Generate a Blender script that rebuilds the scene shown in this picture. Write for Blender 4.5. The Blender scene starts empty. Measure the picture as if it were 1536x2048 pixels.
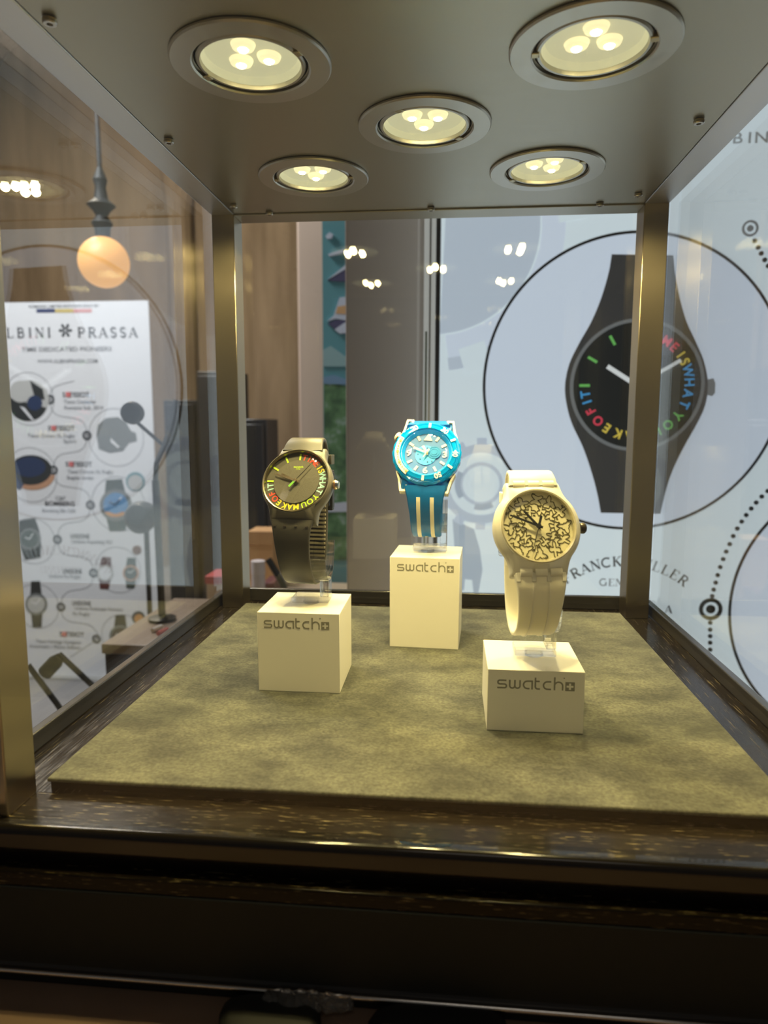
import bpy, math, random
from mathutils import Vector, Matrix
random.seed(7)
PI = math.pi
R = math.radians
sc = bpy.context.scene
col = sc.collection

# ------------------------------------------------------------------ camera, world, lights, exposure
FPX = 1380.0
CAM = Vector((0, 0, 0.152))
YAW, PITCH, ROLL = R(5.34), R(7.23), R(0.1)
FW = Vector((-math.sin(YAW) * math.cos(PITCH), math.cos(YAW) * math.cos(PITCH), -math.sin(PITCH)))
RT0 = Vector((math.cos(YAW), math.sin(YAW), 0))
UP0 = RT0.cross(FW)
RT = RT0 * math.cos(ROLL) + UP0 * math.sin(ROLL)
UP = UP0 * math.cos(ROLL) - RT0 * math.sin(ROLL)
cd = bpy.data.cameras.new('camera')
cam = bpy.data.objects.new('camera', cd)
col.objects.link(cam)
cd.sensor_width = 36.0
cd.lens = 36.0 * FPX / 2048.0
cd.clip_start = 0.01
cd.clip_end = 100
cd.dof.use_dof = True
cd.dof.focus_distance = 0.41
cd.dof.aperture_fstop = 10.5
m = Matrix.Identity(4)
for i in range(3):
    m[i][0], m[i][1], m[i][2], m[i][3] = RT[i], UP[i], -FW[i], CAM[i]
cam.matrix_world = m
sc.camera = cam
sc.view_settings.view_transform = 'Standard'
sc.view_settings.look = 'None'
sc.view_settings.gamma = 1.0
sc.view_settings.use_curve_mapping = False
sc.view_settings.exposure = 0.0

w = bpy.data.worlds.new('world')
sc.world = w
w.use_nodes = True
w.node_tree.nodes['Background'].inputs[0].default_value = (1.0, 0.93, 0.85, 1)
w.node_tree.nodes['Background'].inputs[1].default_value = 0.055

SPOT_W = 2.9                      # each case downlight
SPOT_C = (1.0, 0.80, 0.335)


def fill_light(loc, size, watt, colr, rot=(0, 0, 0)):  # unseen area lights added to brighten the banner, walls and case front
    l = bpy.data.lights.new('fill_light', 'AREA')
    l.shape = 'DISK'
    l.size = size
    l.energy = watt
    l.color = colr
    o = bpy.data.objects.new('fill_light', l)
    col.objects.link(o)
    o.location = loc
    o.rotation_euler = rot
    return o


fill_light((-2.0, 2.0, 2.4), 0.9, 108, (0.95, 0.97, 1.0), (R(35), 0, 0))
fill_light((-2.8, 4.4, 3.6), 1.2, 165, (1.0, 0.88, 0.72))
fill_light((0.3, -1.3, 2.4), 1.0, 2.5, (1.0, 0.93, 0.84), (R(-20), 0, 0))


def ray(px, py):
    return FW + RT * ((px - 768) / FPX) - UP * ((py - 1024) / FPX)


def at(px, py, Y):                # where a line of sight meets the upright plane at distance Y
    d = ray(px, py)
    return CAM + d * (Y / d.y)


def on(px, py, Z):                # where a line of sight meets the level plane at height Z
    d = ray(px, py)
    return CAM + d * ((Z - CAM.z) / d.z)


# ------------------------------------------------------------------ materials
def srgb(r, g, b):
    f = lambda c: (c / 12.92 if c <= 0.04045 else ((c + 0.055) / 1.055) ** 2.4)
    return (f(r / 255), f(g / 255), f(b / 255))


def mat(name, base=(0.5, 0.5, 0.5), rough=0.5, metal=0.0, **k):
    mt = bpy.data.materials.new(name)
    mt.use_nodes = True
    b = mt.node_tree.nodes['Principled BSDF']
    b.inputs['Base Color'].default_value = (*base, 1)
    b.inputs['Roughness'].default_value = rough
    b.inputs['Metallic'].default_value = metal
    for n, v in k.items():
        n = n.replace('_', ' ')
        if n == 'Emission Color' or n == 'Sheen Tint' or n == 'Subsurface Radius' and len(v) == 4:
            v = (*v[:3], 1)
        b.inputs[n].default_value = v
    return mt


def nodes(mt):
    nt = mt.node_tree
    return nt, nt.nodes, nt.links, nt.nodes['Principled BSDF']


def noise(mt, scale, vec_scale, detail=4.0, rough=0.55):
    nt, N, L, b = nodes(mt)
    tc = N.new('ShaderNodeTexCoord')
    mp = N.new('ShaderNodeMapping')
    mp.inputs['Scale'].default_value = vec_scale
    nz = N.new('ShaderNodeTexNoise')
    nz.inputs['Scale'].default_value = scale
    nz.inputs['Detail'].default_value = detail
    nz.inputs['Roughness'].default_value = rough
    L.new(tc.outputs['Object'], mp.inputs['Vector'])
    L.new(mp.outputs['Vector'], nz.inputs['Vector'])
    return nz


def ramp(mt, src, stops):
    nt, N, L, b = nodes(mt)
    r = N.new('ShaderNodeValToRGB')
    el = r.color_ramp.elements
    el[0].position, el[0].color = stops[0][0], (*stops[0][1], 1)
    el[1].position, el[1].color = stops[-1][0], (*stops[-1][1], 1)
    for p, c in stops[1:-1]:
        e = el.new(p)
        e.color = (*c, 1)
    L.new(src, r.inputs[0])
    return r


def bump(mt, src, strength, dist):
    nt, N, L, b = nodes(mt)
    bp = N.new('ShaderNodeBump')
    bp.inputs['Strength'].default_value = strength
    bp.inputs['Distance'].default_value = dist
    L.new(src, bp.inputs['Height'])
    L.new(bp.outputs[0], b.inputs['Normal'])
    return bp


def brushed(name, base, rough, vec, dist=0.00004):
    mt = mat(name, base, rough, 1.0)
    nt, N, L, b = nodes(mt)
    nz = noise(mt, 60, vec, 3.0)
    r = ramp(mt, nz.outputs['Fac'], [(0.25, tuple(c * 0.96 for c in base)), (0.75, tuple(min(1, c * 1.04) for c in base))])
    L.new(r.outputs[0], b.inputs['Base Color'])
    r2 = ramp(mt, nz.outputs['Fac'], [(0.2, (rough * 0.8,) * 3), (0.8, (rough * 1.25,) * 3)])
    L.new(r2.outputs[0], b.inputs['Roughness'])
    bump(mt, nz.outputs['Fac'], 0.06, dist)
    return mt


def clear(name, tint=(1, 1, 1), f0=0.04, gl=(1, 1, 1)):
    """thin clear sheet: transmits straight through, reflects more at grazing angles (Schlick)"""
    mt = bpy.data.materials.new(name)
    mt.use_nodes = True
    nt = mt.node_tree
    N, L = nt.nodes, nt.links
    N.remove(N['Principled BSDF'])
    out = N['Material Output']
    lw = N.new('ShaderNodeLayerWeight')
    lw.inputs['Blend'].default_value = 0.5
    pw = N.new('ShaderNodeMath'); pw.operation = 'POWER'; pw.inputs[1].default_value = 5.0
    ml = N.new('ShaderNodeMath'); ml.operation = 'MULTIPLY_ADD'
    ml.inputs[1].default_value = 1 - f0; ml.inputs[2].default_value = f0
    tr = N.new('ShaderNodeBsdfTransparent'); tr.inputs[0].default_value = (*tint, 1)
    gs = N.new('ShaderNodeBsdfGlossy'); gs.inputs['Roughness'].default_value = 0.0
    gs.inputs['Color'].default_value = (*gl, 1)
    mx = N.new('ShaderNodeMixShader')
    L.new(lw.outputs['Facing'], pw.inputs[0])
    L.new(pw.outputs[0], ml.inputs[0])
    L.new(ml.outputs[0], mx.inputs[0])
    L.new(tr.outputs[0], mx.inputs[1])
    L.new(gs.outputs[0], mx.inputs[2])
    L.new(mx.outputs[0], out.inputs[0])
    return mt


def lit(name, c, s):              # something that gives off light itself
    return mat(name, tuple(x * 0.5 for x in c), 0.5, 0.0, Emission_Color=c, Emission_Strength=s)


M = {}
M['steel'] = brushed('brushed_steel', (0.43, 0.395, 0.305), 0.34, (0.5, 24, 1))
M['bronze'] = mat('brushed_bronze', (0.47, 0.41, 0.31), 0.30, 1.0, Anisotropic=0.92)
bump(M['bronze'], noise(M['bronze'], 60, (60, 60, 0.3), 2.0).outputs['Fac'], 0.05, 0.00003)
M['beam'] = brushed('beam_steel', (0.62, 0.60, 0.58), 0.38, (24, .5, 24))
M['glass'] = clear('pane_glass', (0.985, 0.99, 0.985))
M['side_glass'] = clear('side_pane_glass', (0.985, 0.99, 0.985), 0.075)
M['crystal'] = clear('watch_crystal', (0.98, 0.98, 0.97))
M['acrylic'] = mat('clear_acrylic', (1, 1, 0.98), 0.02, 0.0, IOR=1.36, Transmission_Weight=1.0)
def _acrylic():
    mt = M['acrylic']; nt, N, L, b = nodes(mt)
    tr = N.new('ShaderNodeBsdfTransparent'); tr.inputs[0].default_value = (0.97, 0.97, 0.95, 1)
    mx = N.new('ShaderNodeMixShader'); mx.inputs[0].default_value = 0.55
    L.new(b.outputs[0], mx.inputs[1]); L.new(tr.outputs[0], mx.inputs[2]); L.new(mx.outputs[0], N['Material Output'].inputs[0])


_acrylic()
M['foot'] = mat('frosted_foot', (0.88, 0.86, 0.80), 0.4, 0.0, Transmission_Weight=0.3)
M['block'] = mat('white_block', (0.88, 0.85, 0.74), 0.42)
M['logo'] = mat('grey_print', (0.27, 0.255, 0.19), 0.6)
M['chrome'] = mat('polished_metal', (0.8, 0.76, 0.7), 0.12, 1.0)
M['screw'] = mat('screw_metal', (0.55, 0.5, 0.42), 0.25, 1.0)
M['dark'] = mat('black_plastic', (0.015, 0.015, 0.015), 0.4)
M['lip'] = mat('black_lip', (0.02, 0.018, 0.015), 0.28, 0.0, Coat_Weight=0.6, Coat_Roughness=0.12)
M['black_panel'] = mat('black_panel', (0.006, 0.009, 0.008), 0.7)

# suede with brushed nap
mt = mat('suede', (0.2, 0.19, 0.12), 0.95, 0.0, Sheen_Weight=0.12, Sheen_Roughness=0.5)
nt, N, L, b = nodes(mt)
n1 = noise(mt, 26, (1, 1.5, 1), 6.0, 0.66)
n2 = noise(mt, 620, (1, 1, 1), 2.0)
r1 = ramp(mt, n1.outputs['Fac'], [(0.38, (0.042, 0.043, 0.031)), (0.5, (0.074, 0.075, 0.053)), (0.62, (0.112, 0.112, 0.078))])
r2 = ramp(mt, n2.outputs['Fac'], [(0.3, (0.6, 0.6, 0.6)), (0.72, (1.3, 1.3, 1.3))])
mx = N.new('ShaderNodeMix'); mx.data_type = 'RGBA'; mx.blend_type = 'MULTIPLY'; mx.inputs[0].default_value = 1.0
L.new(r1.outputs[0], mx.inputs[6]); L.new(r2.outputs[0], mx.inputs[7])
L.new(mx.outputs[2], b.inputs['Base Color'])
bump(mt, n2.outputs['Fac'], 0.35, 0.0006)
M['suede'] = mt


def ebony(name, vec, gloss, pore=1.0):
    mt = mat(name, (0.02, 0.016, 0.012), 0.3, 0.0, Coat_Weight=0.2 * gloss, Coat_Roughness=0.12, Specular_IOR_Level=0.35 * gloss)
    nt, N, L, b = nodes(mt)
    nz = noise(mt, 30, vec, 3.0, 0.6)
    r = ramp(mt, nz.outputs['Fac'], [(0.54, (0.008, 0.006, 0.004)), (0.63, (0.016, 0.012, 0.007)), (0.72, (0.28 * pore, 0.22 * pore, 0.10 * pore))])
    L.new(r.outputs[0], b.inputs['Base Color'])
    r2 = ramp(mt, nz.outputs['Fac'], [(0.4, (0.13,) * 3), (0.7, (0.32,) * 3)])
    L.new(r2.outputs[0], b.inputs['Roughness'])
    bump(mt, nz.outputs['Fac'], 0.10, 0.0003)
    return mt


M['ebony_x'] = ebony('dark_oak_across', (3.6, 60, 60), 0.35)
M['ebony_y'] = ebony('dark_oak_along', (40, 1.6, 40), 1.0, 0.35)


# ------------------------------------------------------------------ geometry helpers
class G:
    """collects shapes and links them as ONE mesh object"""
    def __init__(s):
        s.v, s.f = [], []

    def add(s, vs, fs, mx=None):
        o = len(s.v)
        for p in vs:
            p = Vector(p)
            s.v.append(tuple(mx @ p) if mx is not None else tuple(p))
        s.f += [tuple(i + o for i in f) for f in fs]
        return s

    def box(s, x0, x1, y0, y1, z0, z1, mx=None):
        v = [(x, y, z) for z in (z0, z1) for y in (y0, y1) for x in (x0, x1)]
        return s.add(v, [(0, 2, 3, 1), (4, 5, 7, 6), (0, 1, 5, 4), (2, 6, 7, 3), (0, 4, 6, 2), (1, 3, 7, 5)], mx)

    def lathe(s, prof, n=64, mx=None, closed=False):
        """prof = [(r, z)], turned about the z axis"""
        v, f, ring = [], [], []
        for r_, z in prof:
            if r_ < 1e-9:
                ring.append([len(v)] * n); v.append((0, 0, z))
            else:
                ring.append([len(v) + i for i in range(n)])
                v += [(r_ * math.cos(2 * PI * i / n), r_ * math.sin(2 * PI * i / n), z) for i in range(n)]
        pr = list(zip(ring, ring[1:] + ring[:1])) if closed else list(zip(ring, ring[1:]))
        for a, b_ in pr:
            for i in range(n):
                j = (i + 1) % n
                q = [a[i], a[j], b_[j], b_[i]]
                q = [x for k, x in enumerate(q) if x not in q[:k]]
                if len(q) > 2:
                    f.append(tuple(q))
        return s.add(v, f, mx)

    def rings(s, rs, cap0=True, cap1=True, mx=None):
        """loft through rings of equal point count"""
        n = len(rs[0]); v = [p for r_ in rs for p in r_]; f = []
        for k in range(len(rs) - 1):
            for i in range(n):
                j = (i + 1) % n
                f.append((k * n + i, k * n + j, (k + 1) * n + j, (k + 1) * n + i))
        if cap0: f.append(tuple(reversed(range(n))))
        if cap1: f.append(tuple((len(rs) - 1) * n + i for i in range(n)))
        return s.add(v, f, mx)

    def prism(s, pts, z0, z1, mx=None):
        n = len(pts)
        return s.rings([[(x, y, z0) for x, y in pts], [(x, y, z1) for x, y in pts]], True, True, mx)

    def stroke(s, pts, w_, z0, z1, mx=None, closed=False):
        """flat band of width w_ along a 2D path"""
        P = [Vector(p) for p in pts]; n = len(P); Lf, Rt = [], []
        for i in range(n):
            if closed:
                a = (P[i] - P[i - 1]); c = (P[(i + 1) % n] - P[i])
            else:
                a = P[i] - P[max(i - 1, 0)]; c = P[min(i + 1, n - 1)] - P[i]
                if a.length < 1e-12: a = c
                if c.length < 1e-12: c = a
            a = a.normalized(); c = c.normalized()
            t = (a + c)
            t = t.normalized() if t.length > 1e-6 else a
            nn = Vector((-t.y, t.x))
            k = 1.0 / max(0.5, abs(nn.dot(Vector((-a.y, a.x)))))
            Lf.append(P[i] + nn * (w_ / 2 * k)); Rt.append(P[i] - nn * (w_ / 2 * k))
        v = []; f = []
        for i in range(n):
            v += [(Lf[i].x, Lf[i].y, z0), (Rt[i].x, Rt[i].y, z0), (Rt[i].x, Rt[i].y, z1), (Lf[i].x, Lf[i].y, z1)]
        for i in range(n if closed else n - 1):
            a, b_ = 4 * i, 4 * ((i + 1) % n)
            for k in range(4):
                l = (k + 1) % 4
                f.append((a + k, a + l, b_ + l, b_ + k))
        if not closed:
            f.append((3, 2, 1, 0)); e = 4 * (n - 1); f.append((e, e + 1, e + 2, e + 3))
        return s.add(v, f, mx)

    def tube(s, path, r_, n=12, mx=None, closed=False):
        P = [Vector(p) for p in path]; rs = []
        rad = r_ if isinstance(r_, (list, tuple)) else [r_] * len(P)
        up = Vector((0.13, 0.21, 0.97))
        for i, p in enumerate(P):
            if closed: t = P[(i + 1) % len(P)] - P[i - 1]
            else: t = P[min(i + 1, len(P) - 1)] - P[max(i - 1, 0)]
            t.normalize()
            a = t.cross(up).normalized(); b_ = t.cross(a).normalized()
            rs.append([tuple(p + a * (rad[i] * math.cos(2 * PI * k / n)) + b_ * (rad[i] * math.sin(2 * PI * k / n))) for k in range(n)])
        if closed:
            rs.append(rs[0]); return s.rings(rs, False, False, mx)
        return s.rings(rs, True, True, mx)

    def disc(s, cx, cy, r_, z0, z1, n=48, mx=None, ry=None):
        ry = ry or r_
        return s.prism([(cx + r_ * math.cos(2 * PI * i / n), cy + ry * math.sin(2 * PI * i / n)) for i in range(n)], z0, z1, mx)

    def annulus(s, cx, cy, r0, r1, z0, z1, n=96, mx=None):
        return s.stroke([(cx + (r0 + r1) / 2 * math.cos(2 * PI * i / n), cy + (r0 + r1) / 2 * math.sin(2 * PI * i / n)) for i in range(n)], r1 - r0, z0, z1, mx, True)

    def build(s, name, material, parent=None, loc=(0, 0, 0), rot=(0, 0, 0), smooth=35, bevel=0.0, seg=2):
        me = bpy.data.meshes.new(name)
        me.from_pydata(s.v, [], s.f)
        me.validate()
        import bmesh
        bm = bmesh.new(); bm.from_mesh(me)
        bmesh.ops.recalc_face_normals(bm, faces=bm.faces)
        bm.to_mesh(me); bm.free()
        if smooth:
            for p in me.polygons: p.use_smooth = True
            me.set_sharp_from_angle(angle=R(smooth))
        me.materials.append(material)
        o = bpy.data.objects.new(name, me)
        col.objects.link(o)
        o.location = loc; o.rotation_euler = rot
        if parent: o.parent = parent
        if bevel:
            bv = o.modifiers.new('edge', 'BEVEL'); bv.width = bevel; bv.segments = seg; bv.limit_method = 'ANGLE'; bv.angle_limit = R(40)
            bv.harden_normals = False
        return o


def arc(cx, cy, r_, a0, a1, n=10):
    return [(cx + r_ * math.cos(R(a0 + (a1 - a0) * i / n)), cy + r_ * math.sin(R(a0 + (a1 - a0) * i / n))) for i in range(n + 1)]


def catmull(P, n=8):
    P = [Vector(p) for p in P]; out = []
    for i in range(len(P) - 1):
        a = P[i - 1] if i else P[0] * 2 - P[1]
        b_, c = P[i], P[i + 1]
        d = P[i + 2] if i + 2 < len(P) else P[-1] * 2 - P[-2]
        for k in range(n):
            t = k / n
            out.append(0.5 * (2 * b_ + (c - a) * t + (2 * a - 5 * b_ + 4 * c - d) * t * t + (3 * b_ - a - 3 * c + d) * t ** 3))
    out.append(P[-1])
    return out


def tag(o, label=None, cat=None, group=None, kind=None):
    if label: o['label'] = label
    if cat: o['category'] = cat
    if group: o['group'] = group
    if kind: o['kind'] = kind
    return o


def thing(name, label, cat, loc=(0, 0, 0), rot=(0, 0, 0), group=None):
    o = bpy.data.objects.new(name, None)
    o.empty_display_size = 0.02
    col.objects.link(o)
    o.location = loc; o.rotation_euler = rot
    return tag(o, label, cat, group)


_tc = {}


def glyphs(s, bold=0.0):
    """outline of a word as (verts, faces), base-line at y=0, cap height 1, x from 0"""
    k = (s, bold)
    if k not in _tc:
        c = bpy.data.curves.new('t', 'FONT')
        c.body = s; c.size = 1.0; c.offset = bold; c.resolution_u = 4
        o = bpy.data.objects.new('t', c); col.objects.link(o)
        dg = bpy.context.evaluated_depsgraph_get()
        me = bpy.data.meshes.new_from_object(o.evaluated_get(dg))
        v = [tuple(p.co) for p in me.vertices]; f = [tuple(p.vertices) for p in me.polygons]
        bpy.data.objects.remove(o); bpy.data.curves.remove(c); bpy.data.meshes.remove(me)
        x0 = min(p[0] for p in v)
        cap = 0.729
        _tc[k] = ([((p[0] - x0) / cap, p[1] / cap, 0) for p in v], f, (max(p[0] for p in v) - x0) / cap)
    return _tc[k]


def put_text(g, s, mx, height, width=None, center=True, bold=0.0, sx=1.0):
    """adds a word to g; mx maps (x, y, 0) of the text plane to the surface"""
    v, f, wd = glyphs(s, bold)
    kx = height * sx if width is None else width / wd
    off = -wd * kx / 2 if center else 0
    g.add([(p[0] * kx + off, p[1] * height - (height / 2 if center else 0), 0) for p in v], f, mx)


# serif capitals: thick and thin strokes with serifs, cap height 1
def _bowl(x0, x1, y0, y1):
    r_ = (y1 - y0) / 2
    return [(x0, y1), (x1 - r_, y1)] + arc(x1 - r_, (y0 + y1) / 2, r_, 90, -90, 8) + [(x0, y0)]


SERIF = {
    'I': (0.36, [([(.18, 0), (.18, 1)], 1)], [(.18, 0), (.18, 1)]),
    'L': (0.80, [([(.18, 0), (.18, 1)], 1), ([(.18, .03), (.72, .03), (.74, .25)], 0)], [(.18, 0), (.18, 1)]),
    'E': (0.84, [([(.18, 0), (.18, 1)], 1), ([(.18, .97), (.70, .97), (.71, .75)], 0), ([(.18, .52), (.56, .52)], 0), ([(.18, .03), (.74, .03), (.76, .26)], 0)], [(.18, 0), (.18, 1)]),
    'F': (0.78, [([(.18, 0), (.18, 1)], 1), ([(.18, .97), (.70, .97), (.71, .75)], 0), ([(.18, .50), (.56, .50)], 0)], [(.18, 0), (.18, 1)]),
    'A': (0.90, [([(.06, 0), (.44, 1)], 0), ([(.44, 1), (.82, 0)], 1), ([(.2, .33), (.68, .33)], 0)], [(.06, 0), (.82, 0)]),
    'V': (0.90, [([(.08, 1), (.46, 0)], 1), ([(.46, 0), (.82, 1)], 0)], [(.08, 1), (.82, 1)]),
    'N': (0.94, [([(.14, 0), (.14, 1)], 0), ([(.14, 1), (.80, 0)], 1), ([(.80, 0), (.80, 1)], 0)], [(.14, 0), (.12, 1), (.80, 1)]),
    'M': (1.08, [([(.12, 0), (.16, 1)], 0), ([(.16, 1), (.54, .04)], 1), ([(.54, .04), (.90, 1)], 0), ([(.90, 1), (.94, 0)], 1)], [(.12, 0), (.14, 1), (.92, 1), (.94, 0)]),
    'K': (0.88, [([(.18, 0), (.18, 1)], 1), ([(.18, .40), (.74, 1)], 0), ([(.36, .58), (.80, 0)], 1)], [(.18, 0), (.18, 1), (.74, 1), (.80, 0)]),
    'R': (0.88, [([(.18, 0), (.18, 1)], 1), (_bowl(.18, .70, .50, .97), .6), ([(.44, .50), (.80, 0)], 1)], [(.18, 0), (.18, 1), (.80, 0)]),
    'P': (0.78, [([(.18, 0), (.18, 1)], 1), (_bowl(.18, .72, .46, .97), .6)], [(.18, 0), (.18, 1)]),
    'B': (0.82, [([(.18, 0), (.18, 1)], 1), (_bowl(.18, .68, .53, .97), .6), (_bowl(.18, .74, .03, .53), .6)], [(.18, 0), (.18, 1)]),
    'C': (0.90, [(arc(.48, .5, .45, 48, 312, 18), .8), ([(.78, .83), (.80, .98)], 0)], []),
    'G': (0.96, [(arc(.48, .5, .45, 48, 325, 18), .8), ([(.82, .05), (.82, .44)], 1)], [(.82, .44)]),
    'S': (0.68, [(arc(.33, .73, .24, 20, 270, 12) + arc(.33, .26, .23, 90, -165, 12)[1:], .8)], []),
    'U': (0.92, [([(.16, 1), (.16, .34)] + arc(.46, .34, .30, 180, 360, 10) + [(.76, 1)], .7)], [(.16, 1), (.76, 1)]),
}


def serif(g, ch, mx, h, bold=1.0):
    """adds one serif capital with its base-line centre at mx's origin"""
    adv, st, sf = SERIF[ch]
    for path, k in st:
        wd = (0.055 + 0.10 * k) * bold
        g.stroke([((x - adv / 2) * h, y * h) for x, y in path], wd * h, 0, 0.0001, mx)
    for x, y in sf:
        yy = y * h - (0.03 * h if y > 0.5 else -0.03 * h)
        g.stroke([((x - adv / 2 - .15) * h, yy), ((x - adv / 2 + .15) * h, yy)], 0.055 * h * bold, 0, 0.0001, mx)
    return adv * h


# ------------------------------------------------------------------ the room behind
M['wall'] = mat('brown_plaster', srgb(132, 104, 70), 0.8)
nt, N, L, b = nodes(M['wall'])
nz = noise(M['wall'], 1.2, (4, 1, 0.5), 4)
L.new(ramp(M['wall'], nz.outputs['Fac'], [(0.35, srgb(110, 90, 64)), (0.7, srgb(146, 124, 96))]).outputs[0], b.inputs['Base Color'])
M['stone'] = mat('pale_stone', srgb(222, 196, 176), 0.8)
M['floor'] = mat('pale_floor', srgb(176, 166, 158), 0.35)
nt, N, L, b = nodes(M['floor'])
nz = noise(M['floor'], 2.0, (1, 1, 1), 5)
L.new(ramp(M['floor'], nz.outputs['Fac'], [(0.35, srgb(134, 132, 132)), (0.7, srgb(160, 157, 156))]).outputs[0], b.inputs['Base Color'])

tag(G().box(-7, 5, -3, 8, -1.50, -1.36).build('floor', M['floor']), kind='structure')
tag(G().box(-7, 5, 7.0, 7.2, -1.36, 6).build('wall_back', M['wall']), kind='structure')
tag(G().box(-7.2, -7, -3, 7.2, -1.36, 6).build('wall_left', M['wall']), kind='structure')
tag(G().box(-7.2, 5, -3, 7.2, 6, 6.2).build('ceiling', M['wall']), kind='structure')
# vaulting ribs on the back wall
for k, (cx, rr) in enumerate(((-6.2, 1.0), (-3.9, 1.15), (-1.5, 1.15))):
    g = G()
    path = [(cx - rr, 6.95, -1.36), (cx - rr, 6.95, 2.2)] + [(cx + rr * math.cos(R(a)), 6.95, 2.2 + 1.9 * math.sin(R(a))) for a in range(170, 5, -10)] + [(cx + rr, 6.95, 2.2), (cx + rr, 6.95, -1.36)]
    g.tube(path, 0.09, 10)
    tag(g.build('trim_%d' % (k + 1), M['wall']), kind='structure')

# ------------------------------------------------------------------ back-lit wall poster (right)
MY = 1.147
M['print_white'] = lit('poster_white', srgb(208, 222, 230), 0.93)
M['print_pale'] = lit('poster_pale_blue', srgb(190, 204, 222), 0.80)
M['print_grey'] = lit('poster_grey', srgb(186, 199, 214), 0.86)
M['print_mid'] = lit('poster_mid_grey', srgb(170, 185, 202), 0.80)
M['print_disc'] = lit('poster_disc', srgb(200, 212, 228), 0.93)
M['print_black'] = mat('poster_black', (0.02, 0.022, 0.022), 0.5, 0.0, Emission_Color=(1, 1, 1), Emission_Strength=0.032)  # faint emission puts the haze of reflections into the black print
M['print_black2'] = mat('poster_black_dial', (0.01, 0.011, 0.012), 0.5, 0.0, Emission_Color=(0.8, 1, 1), Emission_Strength=0.010)
M['print_line'] = mat('poster_line', (0.02, 0.025, 0.025), 0.5)
M['print_rim'] = lit('poster_rim', srgb(110, 114, 116), 0.8)
M['print_hand'] = lit('poster_hand', srgb(225, 230, 232), 0.8)
for n_, c_ in dict(red=(224, 70, 92), yellow=(222, 200, 84), blue=(70, 160, 222), green=(110, 190, 96)).items():
    M['pr_' + n_] = lit('poster_' + n_, srgb(*c_), 0.75)

CX, CZ, CR = 0.2875, 0.2166, 0.232
poster = thing('backlit_poster', 'large backlit wall poster of a black watch in a thin black circle', 'poster', (CX, MY + 0.04, -0.62))
PO = Vector((-CX, 0, 0.62))       # poster-local from world


def pm(dy):                       # poster plane matrix: text x -> X, y -> Z, at dy in front of the panel
    return Matrix(((1, 0, 0, -CX), (0, 0, -1, -0.04 - dy), (0, 1, 0, 0.62), (0, 0, 0, 1)))


def mu(px, py):
    p = at(px, py, MY)
    return (p.x, p.z)


def m7(x, y):
    return mu(960 + x / 2.528, 430 + y / 2.528)


PL, PR_, PB, PT = -0.017, 1.55, -0.62, 1.5
g = G(); g.prism([(PL, PB), (PR_, PB), (PR_, PT), (PL, PT)], -0.03, 0, pm(0)); g.build('panel', M['print_white'], poster)
# edge frame at the left, glow painted in as emission, with its dark gap
M['frame_pale'] = mat('aluminium_pale', (0.62, 0.62, 0.60), 0.3, 0.7)
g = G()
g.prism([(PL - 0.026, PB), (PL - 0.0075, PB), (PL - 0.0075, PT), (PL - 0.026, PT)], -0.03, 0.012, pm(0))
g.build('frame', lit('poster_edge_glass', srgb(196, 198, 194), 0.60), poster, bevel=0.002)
g = G(); g.prism([(PL - 0.0175, PB), (PL - 0.0145, PB), (PL - 0.0145, PT), (PL - 0.0175, PT)], 0, 0.0132, pm(0)); g.build('frame_groove', M['frame_pale'], poster)
g = G(); g.prism([(PL - 0.0232, PB), (PL - 0.0200, PB), (PL - 0.0200, .30), (PL - 0.0232, .30)], 0, 0.0131, pm(0)); g.build('green_edge', mat('green_glass_edge', srgb(140, 160, 130), .3), poster)
g = G(); g.prism([(PL - 0.0075, PB), (PL, PB), (PL, PT), (PL - 0.0075, PT)], -0.03, 0.004, pm(0)); g.build('gasket', M['dark'], poster)
# pale printed gears and discs on the left
ca = mu(872, 458)
g = G()
g.prism([p for p in [(PL, ca[1] - 0.163), ] ] + [p for p in arc(ca[0], ca[1], 0.163, -92, 92, 40) if p[0] > PL], 0, 0.0006, pm(0))
g.build('printed_disc', M['print_grey'], poster)
g = G(); g.stroke([p for p in arc(ca[0], ca[1], 0.184, -88, 92, 44) if p[0] > PL + 0.001], 0.036, 0, 0.0006, pm(0)); g.build('printed_ring', M['print_disc'], poster)
g = G(); g.stroke([p for p in arc(ca[0], ca[1], 0.212, -84, -40, 20)], 0.020, 0, 0.0005, pm(0)); g.build('printed_ring', M['print_grey'], poster)
for a in (-72, -30, 8, 46):
    g = G(); c_, s_ = math.cos(R(a)), math.sin(R(a))
    pt = lambda u, v: (ca[0] + u * c_ - v * s_, ca[1] + u * s_ + v * c_)
    g.prism([pt(.19, -.022), pt(.232, -.022), pt(.232, .022), pt(.19, .022)], 0, 0.0008, pm(0)); g.build('printed_gear_tooth', M['print_white'], poster)
cb = mu(962, 968)
g = G(); g.annulus(cb[0], cb[1], 0.052, 0.066, 0, 0.0006, 64, pm(0)); g.build('printed_ring', M['print_grey'], poster)
g = G(); g.annulus(cb[0], cb[1], 0.030, 0.036, 0, 0.0007, 64, pm(0)); g.build('printed_ring', M['print_grey'], poster)
g = G(); g.disc(cb[0], cb[1], 0.019, 0, 0.0007, 40, pm(0)); g.build('printed_disc', M['print_white'], poster)
g = G(); g.stroke(arc(cb[0], cb[1], 0.0385, 150, 215, 12), 0.010, 0, 0.0009, pm(0)); g.build('printed_arc', M['print_mid'], poster)
g = G(); g.stroke(arc(cb[0], cb[1], 0.0385, 255, 300, 12), 0.010, 0, 0.0009, pm(0)); g.build('printed_arc', M['print_mid'], poster)
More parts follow.
